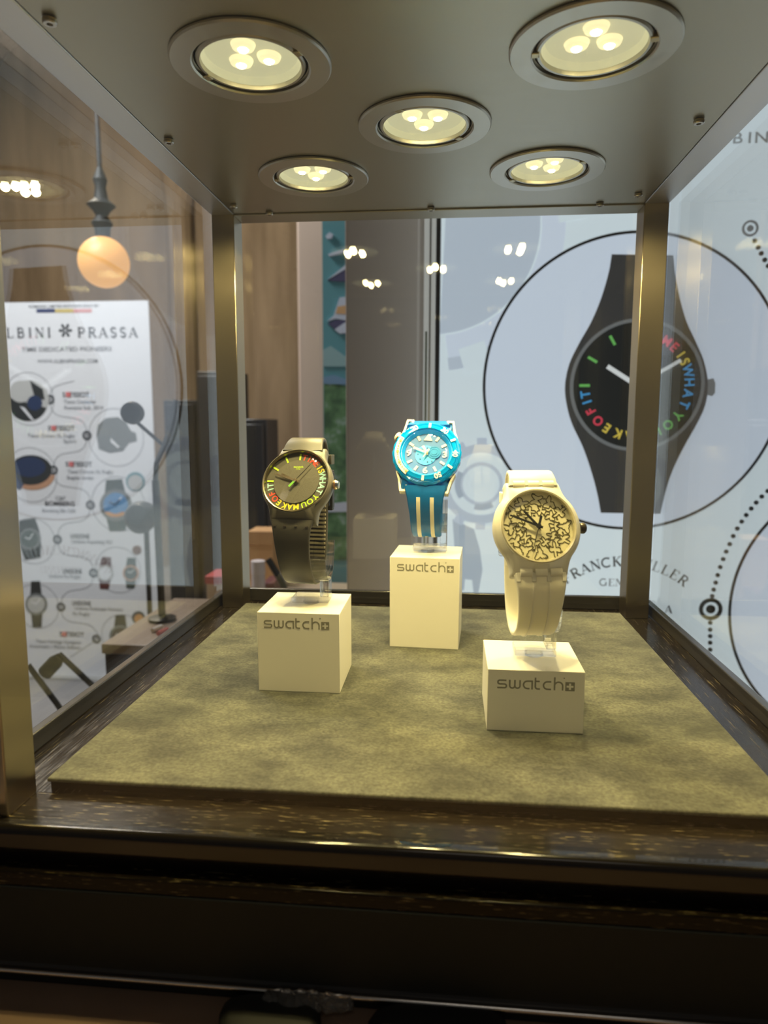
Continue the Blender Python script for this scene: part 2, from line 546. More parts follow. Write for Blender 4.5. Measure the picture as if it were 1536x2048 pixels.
for a in range(0, 360, 30):
    g = G(); c_, s_ = math.cos(R(a)), math.sin(R(a))
    pt = lambda u, v: (cb[0] + u * c_ - v * s_, cb[1] + u * s_ + v * c_)
    g.prism([pt(.062, -.008), pt(.076, -.008), pt(.076, .008), pt(.062, .008)], 0, 0.0008, pm(0)); g.build('printed_gear_tooth', M['print_pale'], poster)
g = G(); g.prism([mu(*p) for p in ((905, 1038), (948, 1058), (960, 1100), (965, 1140), (957, 1185), (947, 1185), (944, 1160), (930, 1158), (928, 1180), (915, 1185))], 0, 0.0006, pm(0)); g.build('printed_blade', M['print_mid'], poster)
# the big circle
g = G(); g.disc(CX, CZ, CR, 0, 0.0010, 128, pm(0)); g.build('circle_field', M['print_disc'], poster)
g = G(); g.annulus(CX, CZ, CR - 0.0022, CR + 0.0022, 0, 0.0014, 160, pm(0)); g.build('circle_line', M['print_line'], poster)
# the pictured watch
lc = [(665, 200), (650, 290), (612, 420), (562, 540), (500, 650), (452, 750), (430, 850), (434, 940), (462, 1050), (518, 1170), (560, 1290), (590, 1400), (610, 1505)]
rc = [(975, 205), (985, 300), (1008, 420), (1042, 540), (1088, 640), (1130, 740), (1150, 850), (1137, 960), (1092, 1060), (1030, 1170), (972, 1290), (936, 1400), (910, 1510)]
lc = [tuple(p) for p in catmull(lc, 4)]; rc = [tuple(p) for p in catmull(rc, 4)]
g = G(); g.prism([m7(*p) for p in lc] + [m7(*p) for p in reversed(rc)], 0, 0.0020, pm(0)); pw_ = g.build('pictured_watch', M['print_black'], poster)
g = G(); g.prism([m7(*p) for p in ((1148, 832), (1178, 826), (1188, 850), (1186, 900), (1172, 916), (1146, 910))], 0, 0.0019, pm(0)); g.build('pictured_crown', M['print_rim'], poster)
dc = m7(790, 862); DR = 0.1045
g = G(); g.disc(dc[0], dc[1], DR - 0.003, 0, 0.0025, 96, pm(0)); g.build('pictured_dial', M['print_black2'], poster)
g = G(); g.annulus(dc[0], dc[1], DR - 0.006, DR - 0.0005, 0, 0.0028, 120, pm(0)); g.build('pictured_rim', M['print_rim'], poster)

WORDS = [('TIME', 'red', 10, 43), ('IS', 'yellow', 54, 63), ('WHAT', 'blue', 74, 112), ('YOU', 'green', 126, 155), ('MAKE', 'yellow', 172, 213), ('OF', 'red', 226, 240), ('IT', 'blue', 251, 260)]


def dial_words(rad, h, z, mk, mfun, parent, name, skew=1.0):
    for wd, c_, a0, a1 in WORDS:
        g = G()
        for i, ch in enumerate(wd):
            a = a0 + (a1 - a0) * i / (len(wd) - 1)
            mx = mfun @ Matrix.Translation((rad * math.sin(R(a)), rad * math.cos(R(a)), z)) @ Matrix.Rotation(-R(a), 4, 'Z')
            put_text(g, ch, mx, h, None, True, 0.028, 0.92)
        o = g.build(name, mk(c_), parent, smooth=0)
        o['label'] = {'red': 'red', 'yellow': 'yellow', 'blue': 'light blue', 'green': 'green'}[c_] + ' word ' + wd
    for a in (270, 300, 330, 0):
        mx = mfun @ Matrix.Translation((rad * math.sin(R(a)), rad * math.cos(R(a)), z)) @ Matrix.Rotation(-R(a), 4, 'Z')
        g = G(); g.box(-h * .14, h * .14, -h * .55, h * .55, 0, h * 0.05, mx)
        g.build('hour_mark', mk('green'), parent)


dial_words(0.081, 0.0150, 0, lambda c_: M['pr_' + c_], pm(0.003) @ Matrix.Translation((dc[0], dc[1], 0)), poster, 'pictured_word')
for wd, (px, py), th in (('hour', (642, 766), .007), ('minute', (1012, 735), .0055)):
    q = m7(px, py); g = G(); g.stroke([dc, q], th, 0, 0.0034, pm(0)); g.build('pictured_hand', M['print_hand'], poster)
# second ring, nodes and dotted path
rc_ = mu(1748, 1222)
g = G(); g.disc(rc_[0], rc_[1], 0.222, 0, 0.0010, 128, pm(0)); g.build('circle_field', M['print_disc'], poster)
g = G(); g.annulus(rc_[0], rc_[1], 0.220, 0.2245, 0, 0.0014, 160, pm(0)); g.build('circle_line', M['print_line'], poster)
for (px, py), ro, th, ri in (((1421, 1218), .0185, .0062, .0072), ((1500, 457), .0120, .0032, .0046)):
    c_ = mu(px, py)
    g = G(); g.annulus(c_[0], c_[1], ro - th, ro, 0, 0.0018, 48, pm(0)); g.disc(c_[0], c_[1], ri, 0, 0.0018, 32, pm(0))
    g.build('printed_node', M['print_line'] if ro > .015 else M['print_rim'], poster)
dots = [(1424, 1192), (1427, 1179), (1431, 1165), (1435, 1150), (1440, 1134), (1446, 1118), (1452, 1103), (1459, 1088), (1466, 1072), (1474, 1057), (1483, 1043), (1492, 1030), (1502, 1017), (1512, 1005), (1523, 993), (1535, 982), (1547, 972),
        (1420, 1245), (1420, 1259), (1420, 1272), (1420, 1285), (1420, 1299), (1420, 1313),
        (1509, 482), (1516, 495), (1522, 507), (1529, 520), (1536, 532), (1543, 544)]
for p in dots:
    c_ = mu(*p); g = G(); g.disc(c_[0], c_[1], .0036, 0, 0.0016, 14, pm(0)); g.build('printed_dot', M['print_line'], poster)
# curved maker's lettering and the line under it
g = G(); ac = m7(715, 2197); ar = 0.1505
txt = 'FRANCK MULLER'; advs = [SERIF[c_][0] if c_ != ' ' else 0.5 for c_ in txt]
ch = 0.0165; tot = sum(a + 0.10 for a in advs) * ch; s0 = -tot / 2
for c_, a_ in zip(txt, advs):
    s_ = s0 + (a_ + .10) * ch / 2; s0 += (a_ + .10) * ch
    if c_ != ' ':
        th = s_ / ar
        mx = pm(0.0012) @ Matrix.Translation((ac[0] + ar * math.sin(th), ac[1] + ar * math.cos(th) - ch / 2, 0)) @ Matrix.Rotation(-th, 4, 'Z')
        serif(g, c_, mx, ch, 1.15)
g.build('curved_lettering', M['print_line'], poster)
g = G(); x0, zz = m7(604, 1874); hh = 0.0125
for c_ in 'GENEVE':
    adv = serif(g, c_, pm(0.0012) @ Matrix.Translation((x0 + .45 * hh, zz, 0)), hh, 1.15); x0 += adv + .12 * hh
g.build('small_lettering', M['print_rim'], poster)
g = G(); p = mu(1336, 1226); serif(g, 'A', pm(0.0012) @ Matrix.Translation((p[0], p[1], 0)), 0.013, 1.3); g.build('small_lettering', M['print_line'], poster)
g = G()
for c_, px in zip('ALBINI', (1412, 1442, 1475.5, 1499, 1523, 1547)):
    p = mu(px, 275 - (px - 1500) * 0.03)
    put_text(g, c_, pm(0.0012) @ Matrix.Translation((p[0], p[1], 0)), 0.0165, None, True, 0.012, 1.25)
g.build('heading_lettering', M['print_rim'], poster)

# taupe pillar left of the poster, hanging picture, stone pier
M['taupe'] = mat('taupe_laminate', srgb(196, 180, 166), 0.45)
a_ = at(691, 700, 1.30); b_ = at(838, 700, 1.30)
tag(G().box(a_.x, b_.x, 1.30, 1.50, -1.36, 2.2).build('pillar', M['taupe'], bevel=0.004), 'plain taupe pillar between the teal picture and the white backlit poster', 'pillar')
a_ = at(596, 700, 2.6); b_ = at(662, 700, 2.6)
tag(G().box(a_.x, b_.x, 2.6, 2.95, -1.36, 5.9).build('stone_pier', M['stone'], bevel=0.01), 'pinkish beige stone pier at the left of the teal picture', 'pillar')

pic = thing('hanging_banner', 'narrow teal picture banner of parasols over green trees, beside the taupe pillar', 'banner', at(690, 1180, 2.4))
pl = pic.location.copy()


def hp(px, py):
    p = at(px, py, 2.4); return (p.x, p.z)


hm = Matrix(((1, 0, 0, -pl.x), (0, 0, -1, 0), (0, 1, 0, -pl.z), (0, 0, 0, 1)))
M['teal'] = mat('teal_print', srgb(84, 142, 150), 0.7)
M['tree_print'] = mat('tree_print', srgb(74, 112, 66), 0.7)
nt, N, L, b = nodes(M['tree_print'])
nz = noise(M['tree_print'], 14, (1, 1, 1), 4)
L.new(ramp(M['tree_print'], nz.outputs['Fac'], [(0.4, srgb(52, 88, 54)), (0.56, srgb(92, 132, 84)), (0.72, srgb(190, 200, 204))]).outputs[0], b.inputs['Base Color'])
M['navy'] = mat('navy_print', srgb(66, 62, 98), 0.7)
M['cloud'] = mat('pale_print', srgb(196, 200, 214), 0.7)
M['teal2'] = mat('pale_teal_print', srgb(140, 172, 174), 0.7)
M['orange'] = mat('orange_print', srgb(206, 160, 110), 0.7)
M['slate'] = mat('slate_print', srgb(110, 142, 172), 0.7)
g = G(); g.prism([hp(644, 430), hp(760, 430), hp(760, 1195), hp(649, 1195)], -0.02, 0, hm); g.build('sheet', M['teal'], pic)
for name, mk, pts in (('printed_trees', 'tree_print', [(648, 765), (660, 764), (690, 772), (750, 780), (750, 1010), (649, 1010)]),
                      ('printed_trees', 'tree_print', [(649, 1020), (690, 1010), (750, 1020), (750, 1120), (650, 1120)]),
                      ('printed_hill', 'teal2', [(646, 700), (662, 692), (690, 712), (740, 728), (740, 733), (647, 733)]),
                      ('printed_hill', 'slate', [(647, 755), (668, 750), (690, 758), (750, 762), (750, 770), (648, 768)]),
                      ('printed_cloud', 'cloud', [(649, 1008), (690, 1004), (750, 1012), (750, 1022), (649, 1024)]),
                      ('printed_parasol', 'navy', [(656, 562), (690, 540), (740, 522), (740, 566)]),
                      ('printed_parasol', 'cloud', [(656, 560), (690, 532), (740, 510), (740, 520), (690, 540)]),
                      ('printed_parasol', 'navy', [(656, 648), (672, 640), (700, 642), (740, 650), (740, 668), (684, 668)]),
                      ('printed_parasol', 'cloud', [(656, 643), (668, 632), (680, 596), (740, 590), (740, 644), (690, 641), (672, 638)]),
                      ('printed_parasol', 'orange', [(672, 628), (676, 614), (700, 610), (700, 630)]),
                      ('printed_parasol', 'cloud', [(670, 660), (690, 646), (740, 640), (740, 662), (680, 668)]),
                      ('printed_cloud', 'cloud', [(652, 474), (660, 466), (667, 470), (664, 478), (655, 479)]),
                      ('printed_cloud', 'cloud', [(657, 510), (690, 499), (690, 506), (660, 514)])):
    k = len(pic.children)
    g = G(); g.prism([hp(*p) for p in pts], 0, 0.0015 + 0.0008 * k, hm); g.build(name, M[mk], pic)

# ------------------------------------------------------------------ roll-up banner at the left
BY = 3.8
M['vinyl'] = mat('white_vinyl', (0.80, 0.81, 0.84), 0.45)
M['ink'] = mat('dark_ink', (0.06, 0.065, 0.075), 0.6)
M['ink2'] = mat('grey_ink', (0.22, 0.23, 0.25), 0.6)
M['ink3'] = mat('pale_ink', (0.55, 0.56, 0.60), 0.6)
bl = at(-10, 1345, BY); br = at(301, 1340, BY); bt = at(150, 603, BY); br.x = at(297, 610, BY).x
ban = thing('rollup_banner', 'tall white roll-up banner with round watch pictures and dark lettering, left of the case', 'banner', ((bl.x + br.x) / 2, BY, bl.z))
bo = ban.location.copy()
bmx = lambda d: Matrix(((1, 0, 0, -bo.x), (0, 0, -1, -d), (0, 1, 0, -bo.z), (0, 0, 0, 1)))
bp = lambda px, py: (lambda p: (p.x, p.z))(at(px, py, BY))
BK = BY / FPX
g = G(); g.prism([(bl.x, bl.z), (br.x, bl.z), (br.x, bt.z), (bl.x, bt.z)], -0.004, 0, bmx(0)); g.build('sheet', M['vinyl'], ban)
g = G(); g.box(bl.x - bo.x, br.x - bo.x, -0.05, 0.09, -0.075, 0.0); g.build('cassette', M['frame_pale'], ban, bevel=0.01)
g = G(); g.tube([(0, 0.03, 0), (0, 0.03, bt.z - bo.z)], 0.012); g.build('support_pole', M['frame_pale'], ban)


def btext(s, px, py, hpx, wpx, mk='ink2', bold=0.01, name='lettering'):
    c_ = bp(px, py); g = G()
    put_text(g, s, bmx(0.002) @ Matrix.Translation((c_[0], c_[1], 0)), hpx * BK, wpx * BK, True, bold)
    g.build(name, M[mk], ban, smooth=0)


g = G()
for c_, px in zip('ALBINI', (-9, 21, 42, 61, 80, 99)):
    p = bp(px, 676 - (px) * 0.01); serif(g, c_, bmx(0.002) @ Matrix.Translation((p[0], p[1], 0)), 20 * BK, 1.15)
g.build('heading_lettering', M['ink'], ban); g = G()
for c_, px in zip('PRASSA', (163, 185, 207, 228, 247, 267)):
    p = bp(px, 675); serif(g, c_, bmx(0.002) @ Matrix.Translation((p[0], p[1], 0)), 20 * BK, 1.15)
g.build('heading_lettering', M['ink'], ban)
g = G(); c_ = bp(131, 661)
for a in range(0, 360, 60):
    g.prism([(c_[0] + r_ * BK * math.cos(R(a + d)), c_[1] + r_ * BK * math.sin(R(a + d))) for r_, d in ((3, -40), (13, -14), (15, 0), (13, 14), (3, 40))], 0, 0.0015, bmx(0))
g.build('star_emblem', M['ink'], ban)
btext('ROMANIA LIMITED EDITIONS ONLY BY', 128, 612, 6, 150, 'ink2')
for k, mk in enumerate(((60, 70, 110), (206, 186, 120), (216, 160, 160))):
    mm = mat('ribbon_print', srgb(*mk), 0.6); p0, p1 = bp(73 + k * 37, 618), bp(110 + k * 37, 625)
    g = G(); g.prism([(p0[0], p1[1]), (p1[0], p1[1]), (p1[0], p0[1]), (p0[0], p0[1])], 0, 0.0015, bmx(0)); g.build('ribbon', mm, ban)
btext('TIME DEDICATED PIONEERS', 133, 698, 9, 194, 'ink2')
btext('WWW.ALBINIPRASSA.COM', 135, 722, 8, 130, 'ink2')
for s, px, py, h, wd, mk in (('S+TISSOT', 152, 789, 10, 58, 'ink'), ('Tissot Couturier', 160, 803, 8, 70, 'ink2'), ('Romania Sub. 2014', 168, 815, 8, 84, 'ink2'),
                             ('S+TISSOT', 123, 856, 10, 58, 'ink'), ('Tissot Chrono XL Rugby', 103, 871, 8, 104, 'ink2'), ('Sport', 140, 882, 8, 28, 'ink2'),
                             ('S+TISSOT', 158, 928, 10, 58, 'ink'), ('Tissot Chrono XL Rugby', 181, 943, 8, 100, 'ink2'), ('Bogdan Iordan', 161, 955, 8, 58, 'ink2'),
                             ('C&P', 121, 996, 8, 22, 'ink2'), ('BOMBERG', 120, 1007, 10, 66, 'ink'), ('Bomberg BB-1250', 118, 1021, 8, 74, 'ink2'),
                             ('UNDONE', 160, 1072, 10, 42, 'ink'), ('Undone Aquadeep RO', 184, 1083, 8, 90, 'ink2'),
                             ('UNDONE', 145, 1142, 10, 42, 'ink'), ('Undone Ro Rugby', 130, 1152, 8, 72, 'ink2'),
                             ('UNDONE', 163, 1206, 10, 42, 'ink'), ('Undone Redscape Newton', 197, 1217, 8, 108, 'ink2'), ('Ro Rugby', 163, 1227, 8, 38, 'ink2'),
                             ('S+TISSOT', 144, 1268, 10, 56, 'ink'), ('Tissot Heritage Navigator', 117, 1283, 8, 104, 'ink2'), ('Automatic / Efecto Edition', 110, 1293, 8, 116, 'ink2')):
    btext(s, px, py, h, wd, mk, 0.02 if mk == 'ink' else 0.008)
red = mat('red_ink', srgb(214, 120, 120), 0.6)
for px, py in ((137, 789), (108, 856), (143, 928), (129, 1268)):
    c_ = bp(px, py); g = G(); g.box(c_[0] - 5 * BK - bo.x, c_[0] + 5 * BK - bo.x, -0.0045, -0.0025, c_[1] - 5 * BK - bo.z, c_[1] + 5 * BK - bo.z)
    g.build('red_square', red, ban)


def bshape(pts, mk, d, name='pictured_watch'):
    g = G(); g.prism([bp(*p) for p in pts], 0, d, bmx(0)); return g.build(name, mk, ban)


def bwatch(px, py, r_, strap, rim, dial, tilt=0, sw=0.62, ln=1.9, d=0.003):
    ct, st_ = math.cos(R(tilt)), math.sin(R(tilt))
    q = lambda u, v: (px + (u * ct - v * st_) * r_, py + (u * st_ + v * ct) * r_)
    bshape([q(-sw * .8, -ln), q(sw * .8, -ln), q(sw * 1.05, -.7), q(sw * 1.05, .7), q(sw * .8, ln), q(-sw * .8, ln), q(-sw * 1.05, .7), q(-sw * 1.05, -.7)], strap, d)
    bshape([q(math.cos(R(a)), math.sin(R(a))) for a in range(0, 360, 12)], rim, d + .001)
    bshape([q(.78 * math.cos(R(a)), .78 * math.sin(R(a))) for a in range(0, 360, 12)], dial, d + .002)
    g = G()
    for a, l in ((300, .45), (40, .62)):
        e = q(l * math.sin(R(a)), -l * math.cos(R(a))); g.stroke([bp(*q(0, 0)), bp(*e)], r_ * .09 * BK, 0, d + .003, bmx(0))
    g.build('pictured_watch', M['vinyl'] if sum(dial.diffuse_color[:3]) < 9 else M['ink'], ban)


pm_ = lambda n, c, r_=0.6: mat(n, srgb(*c), r_)
k_dark = pm_('photo_dark', (46, 50, 52)); k_grey = pm_('photo_grey', (120, 124, 124)); k_blue = pm_('photo_blue', (84, 140, 190)); k_navy = pm_('photo_navy', (40, 56, 90))
k_silver = pm_('photo_silver', (190, 190, 188)); k_brown = pm_('photo_brown', (120, 84, 70)); k_tan = pm_('photo_tan', (196, 150, 120)); k_oxb = pm_('photo_oxblood', (92, 44, 46)); k_green = pm_('photo_green', (72, 84, 80)); k_orange = pm_('photo_orange', (210, 150, 90))
# ring outlines, nodes and the winding line between them
rings = [(58, 798, 55), (232, 875, 60), (62, 950, 58), (236, 1008, 58), (66, 1082, 50), (236, 1140, 50), (74, 1212, 50), (246, 1272, 48)]
for px, py, r_ in rings:
    c_ = bp(px, py); g = G()
    g.annulus(c_[0], c_[1], (r_ - 1) * BK, r_ * BK, 0, 0.0014, 64, bmx(0)); g.build('printed_circle', M['ink2'], ban)
nodes_ = [(100, 799), (174, 871), (107, 940), (181, 1010), (115, 1079), (187, 1146), (122, 1214), (193, 1278)]
for px, py in nodes_:
    c_ = bp(px, py); g = G(); g.annulus(c_[0], c_[1], 5 * BK, 10 * BK, 0, 0.0016, 28, bmx(0)); g.disc(c_[0], c_[1], 2.5 * BK, 0, 0.0016, 14, bmx(0)); g.build('printed_node', M['ink'], ban)
wp = [(148, 762), (108, 775)]
for k, n_ in enumerate(nodes_):
    wp.append(n_)
    if k < 7:
        n2_ = nodes_[k + 1]; wp += [(n_[0] + (n2_[0] - n_[0]) * u, n_[1] + (n2_[1] - n_[1]) * v) for u, v in ((.06, .30), (.24, .45), (.5, .5), (.76, .55), (.94, .70))]
wp.append((140, 1315))
g = G(); g.stroke([bp(*p) for p in [tuple(q) for q in catmull(wp, 5)]], 1.4 * BK, 0, 0.001, bmx(0)); g.build('winding_line', M['ink2'], ban)
circ = lambda px, py, r_, ry=None, a0=0, a1=360: [(px + r_ * math.cos(R(a)), py + (ry or r_) * math.sin(R(a))) for a in range(a0, a1, 10)]
bshape(circ(58, 800, 40), k_silver, .002, 'round_photo'); bshape(circ(56, 802, 40, 40, 20, 200), k_dark, .0026, 'round_photo'); bshape(circ(42, 783, 22), k_silver, .003, 'round_photo'); bshape(circ(70, 806, 15), k_navy, .0035, 'round_photo')
bshape([(60, 760), (86, 778), (90, 800), (70, 796)], k_dark, .0032, 'round_photo'); bshape([(40, 812), (62, 838), (70, 842), (50, 816)], M['vinyl'], .004, 'round_photo')
bshape([(196, 850), (212, 836), (236, 834), (252, 844), (262, 862), (272, 866), (274, 882), (258, 886), (246, 902), (220, 906), (198, 898), (193, 870)], k_grey, .002, 'round_photo'); bshape([(222, 876), (240, 894), (236, 896), (222, 884)], M['vinyl'], .003, 'round_photo')
bshape(circ(62, 940, 42, 30), k_dark, .0026, 'round_photo'); bshape(circ(66, 950, 44, 30, 0, 190), k_tan, .0022, 'round_photo'); bshape(circ(60, 934, 32, 20), k_navy, .003, 'round_photo'); bshape([(30, 950), (48, 970), (40, 980), (30, 975)], k_navy, .003, 'round_photo')
bwatch(232, 1010, 32, k_green, k_grey, k_blue, -4, .62, 1.6); bshape(circ(232, 1018, 24, 16, 20, 170), k_orange, .0056, 'pictured_watch'); bshape(circ(232, 1012, 18, 15), k_blue, .006, 'pictured_watch')
bshape(circ(271, 963, 19), pm_('photo_teal', (110, 150, 158)), .003, 'round_photo'); bshape(circ(271, 965, 15), k_silver, .0036, 'round_photo')
bwatch(60, 1078, 22, k_dark, k_grey, k_green, -8, .9, 1.8)
bwatch(211, 1146, 16, k_oxb, k_silver, M['vinyl'], 4, .68, 2.0); bwatch(262, 1146, 16, k_green, k_tan, k_green, 2, .62, 1.9); bshape(circ(274, 1100, 9), k_brown, .003, 'round_photo')
bwatch(73, 1208, 22, k_dark, k_grey, k_silver, -2, .5, 2.1); bwatch(241, 1272, 22, k_dark, k_grey, pm_('photo_umber', (70, 62, 62)), 0, .55, 1.9)
bshape(circ(277, 1235, 13), M['ink'], .003, 'round_photo'); bshape(circ(278, 1237, 9), k_orange, .0036, 'round_photo')

# ------------------------------------------------------------------ things behind the case
M['globe'] = lit('glowing_globe', (1.0, 0.50, 0.14), 0.88)
gp = at(208, 525, 3.0)
pend = thing('pendant_lamp', 'round glowing amber globe lamp hanging on a dark rod above the white roll-up banner', 'lamp', (gp.x, gp.y, gp.z - 0.107))
g = G(); g.lathe([(0.107 * math.sin(R(a)), -0.107 * math.cos(R(a))) for a in range(0, 181, 9)], 40); g.build('globe', M['globe'], pend, (0, 0, 0.107))
k_iron = mat('dark_iron', (0.012, 0.013, 0.013), 0.6)
g = G(); g.tube([(0, 0, 0.21), (0, 0, 3.0)], 0.010, 10); g.build('rod', k_iron, pend)
g = G(); g.lathe([(0.011, .21), (.03, .215), (.034, .25), (.045, .27), (.024, .30), (.035, .32), (.06, .345), (.03, .37), (.022, .42), (.03, .45), (.011, .50)], 20); g.build('ornament', k_iron, pend)

M['cab'] = mat('black_lacquer', (0.022, 0.020, 0.020), 0.35)
for (x0, x1, y0, Y, lab) in ((323, 392, 800, 3.3, 'low black display tower nearest the roll-up banner'), (389, 470, 742, 3.0, 'tallest black display tower, partly behind the left rear post'), (470, 531, 838, 2.7, 'black display tower between the left rear post and the beige stone pier')):
    a_ = at(x0, y0, Y); b_ = at(x1, y0, Y)
    t = thing('display_tower', lab, 'cabinet', ((a_.x + b_.x) / 2, Y + 0.1, -1.36), (0, 0, 0), 'black towers behind the case')
    wd = (b_.x - a_.x) / 2; ht = a_.z + 1.36
    g = G(); g.box(-wd, wd, -0.08, 0.1, 0.05, ht); g.build('body', M['cab'], t, bevel=0.004)
    g = G(); g.box(-wd + .012, wd - .012, -0.1, -0.08, 0.10, ht - .02); d_ = g.build('door', M['cab'], t, bevel=0.003)
    g = G(); g.tube([(wd - .03, -.115, ht * .58), (wd - .03, -.115, ht * .66)], .006); g.build('handle', M['chrome'], d_)
    g = G(); g.box(-wd + .01, wd - .01, -0.07, 0.09, 0.0, 0.05); g.build('plinth', M['dark'], t)

# counter behind with small goods
M['counter'] = mat('counter_top', srgb(170, 150, 126), 0.4)
cn = thing('shop_counter', 'low beige shop counter seen through the left of the rear glass', 'counter', (-0.42, 1.95, -1.36))
g = G(); g.box(-.32, .26, -.36, .36, .93, .97); g.build('worktop', M['counter'], cn, bevel=0.004)
g = G(); g.box(-.30, .24, -.33, .34, 0.06, .93); g.build('body', mat('counter_body', srgb(120, 104, 86), 0.5), cn)
g = G(); g.box(-.27, .21, -.28, .30, 0.0, .06); g.build('plinth', M['dark'], cn)
CT = -0.39


def carton(name, px0, px1, pyt, Y, mk, lab, cat, lid=None):
    a_ = at(px0, pyt, Y); b_ = at(px1, pyt, Y)
    t = thing(name, lab, cat, ((a_.x + b_.x) / 2, Y + .05, CT)); wd = (b_.x - a_.x) / 2; h_ = a_.z - CT
    g = G(); g.box(-wd, wd, -.05, .05, 0, h_ * (.75 if lid else 1)); g.build('body', mk, t, bevel=0.002)
    if lid:
        g = G(); g.box(-wd - .003, wd + .003, -.053, .053, h_ * .75, h_); g.build('lid', lid, t, bevel=0.002)
    return t


carton('carton', 497, 545, 1062, 2.22, mat('kraft_board', srgb(206, 160, 108), 0.7), 'tan cardboard carton on the counter behind the black watch', 'box', mat('kraft_lid', srgb(196, 150, 100), 0.7))
carton('gift_box', 412, 446, 1152, 1.95, mat('cream_card', srgb(214, 190, 160), 0.6), 'small cream box with a red lid left of the rear left post', 'box', mat('red_card', srgb(196, 70, 74), 0.5))
p = at(511, 1190, 1.75)
t = thing('white_canister', 'short white canister in front of the tan carton on the counter', 'canister', (p.x, 1.78, CT))
h_ = at(511, 1126, 1.75).z - CT
g = G(); g.lathe([(0, 0), (.018, 0), (.018, h_ * .8), (0, h_ * .8)], 28); g.build('body', mat('white_can', srgb(214, 204, 206), 0.4), t)
g = G(); g.lathe([(0, h_ * .8), (.0188, h_ * .8), (.0188, h_), (0, h_)], 28); g.build('lid', mat('white_lid', srgb(224, 214, 216), 0.4), t)
p0, p1 = at(536, 1118, 1.7), at(566, 1168, 1.7)
t = thing('pad_holder', 'dark slanted bar of a stand on the counter behind the black watch', 'stand', (p1.x + .03, 1.7, CT))
o_ = Vector(t.location)
g = G(); g.tube([p0 - o_, p1 - o_, Vector((p1.x + .02, 1.7, CT + .012)) - o_], .009, 10); g.build('arm', M['dark'], t)
g = G(); g.lathe([(0, 0), (.04, 0), (.04, .008), (.036, .011), (0, .011)], 32); g.build('base', M['dark'], t)
carton('burgundy_box', 523, 548, 1166, 1.90, mat('burgundy_card', srgb(96, 40, 44), 0.5), 'flat burgundy box under the dark slanted bar', 'box')

# jointed black lamps left of the case


def rod(g, pts, Y, r_, o_):
    g.tube([at(x, y, Y) - o_ for x, y in pts], r_, 10)


TZ = at(281, 1194, 1.42).z
tx0, tx1 = at(279, 1240, 1.25).x, -.37
tb = thing('side_table', 'dark brown side table with a beige top, under the jointed lamp left of the case', 'table', ((tx0 + tx1) / 2, 1.26, -1.36))
hw = (tx1 - tx0) / 2
g = G(); g.box(-hw, hw, -.16, .16, 1.36 + TZ - .018, 1.36 + TZ); g.build('table_top', mat('beige_top', srgb(150, 130, 112), .4), tb, bevel=.002)
g = G(); g.box(-hw + .004, hw - .004, -.155, .155, .06, 1.36 + TZ - .018); g.build('body', mat('umber_wood', srgb(58, 46, 40), .5), tb)
g = G(); g.box(-hw + .015, hw - .015, -.14, .14, 0, .06); g.build('plinth', M['dark'], tb)
for k, (px, py, mk, lab) in enumerate(((314, 1262, srgb(214, 208, 204), 'small white tube lying at the front of the dark side table'), (325, 1268, srgb(206, 110, 104), 'small red tube lying beside the white tube on the side table'))):
    p = on(px, py, TZ)
    o = G().tube([(-.003, -.012, .0045), (.003, .014, .0045)], .0042, 14).build('tube', mat('tube_%d' % k, mk, .4), None, (p.x, p.y, TZ)); tag(o, lab, 'tube')
lp = at(312, 925, 1.25)
t = thing('jointed_lamp', 'black jointed lamp with a round head in front of the roll-up banner\'s right edge', 'lamp', (lp.x, 1.25, TZ)); o_ = Vector(t.location)
c_ = at(265, 826, 1.25) - o_
g = G(); g.lathe([(0, -.012), (.019, -.010), (.0215, 0), (.019, .010), (0, .012)], 32, Matrix.Translation(c_) @ Matrix.Rotation(R(90), 4, 'X')); g.build('lamp_head', M['dark'], t)
g = G(); rod(g, [(272, 843), (328, 892)], 1.25, .0035, o_); rod(g, [(328, 892), (344, 845), (352, 800)], 1.25, .005, o_); g.build('arm', M['dark'], t)
g = G(); rod(g, [(328, 892), (313, 926), (311, 960)], 1.25, .005, o_); g.tube([at(311, 960, 1.25) - o_, Vector((0, 0, .008))], .007, 10); g.build('stem', M['dark'], t)
g = G(); g.lathe([(0, 0), (.026, 0), (.026, .006), (.008, .010), (0, .010)], 32); g.build('base', M['dark'], t)

lp = at(60, 1410, 0.95)
t = thing('spot_lamp', 'black spot lamp with a cylindrical head on bent rods below the roll-up banner', 'lamp', (lp.x, .95, -1.36)); o_ = Vector(t.location)
a_, b_ = at(90, 1346, .95) - o_, at(120, 1314, .95) - o_
g = G(); g.tube([a_, a_ + (b_ - a_) * .7, b_], [.011, .011, .007], 18); g.build('lamp_head', M['dark'], t)
g = G(); rod(g, [(118, 1308), (186, 1372), (240, 1440)], .95, .0042, o_); g.build('arm', M['dark'], t)
g = G(); rod(g, [(56, 1330), (112, 1405), (150, 1460)], .95, .0042, o_); g.build('arm', M['dark'], t)
g = G(); g.tube([at(240, 1440, .95) - o_, at(150, 1460, .95) - o_, Vector((.05, 0, .02))], .007, 10); g.build('stem', M['dark'], t)
g = G(); g.lathe([(0, 0), (.09, 0), (.09, .015), (.02, .025), (0, .025)], 32, Matrix.Translation((.05, 0, 0))); g.build('base', M['dark'], t)

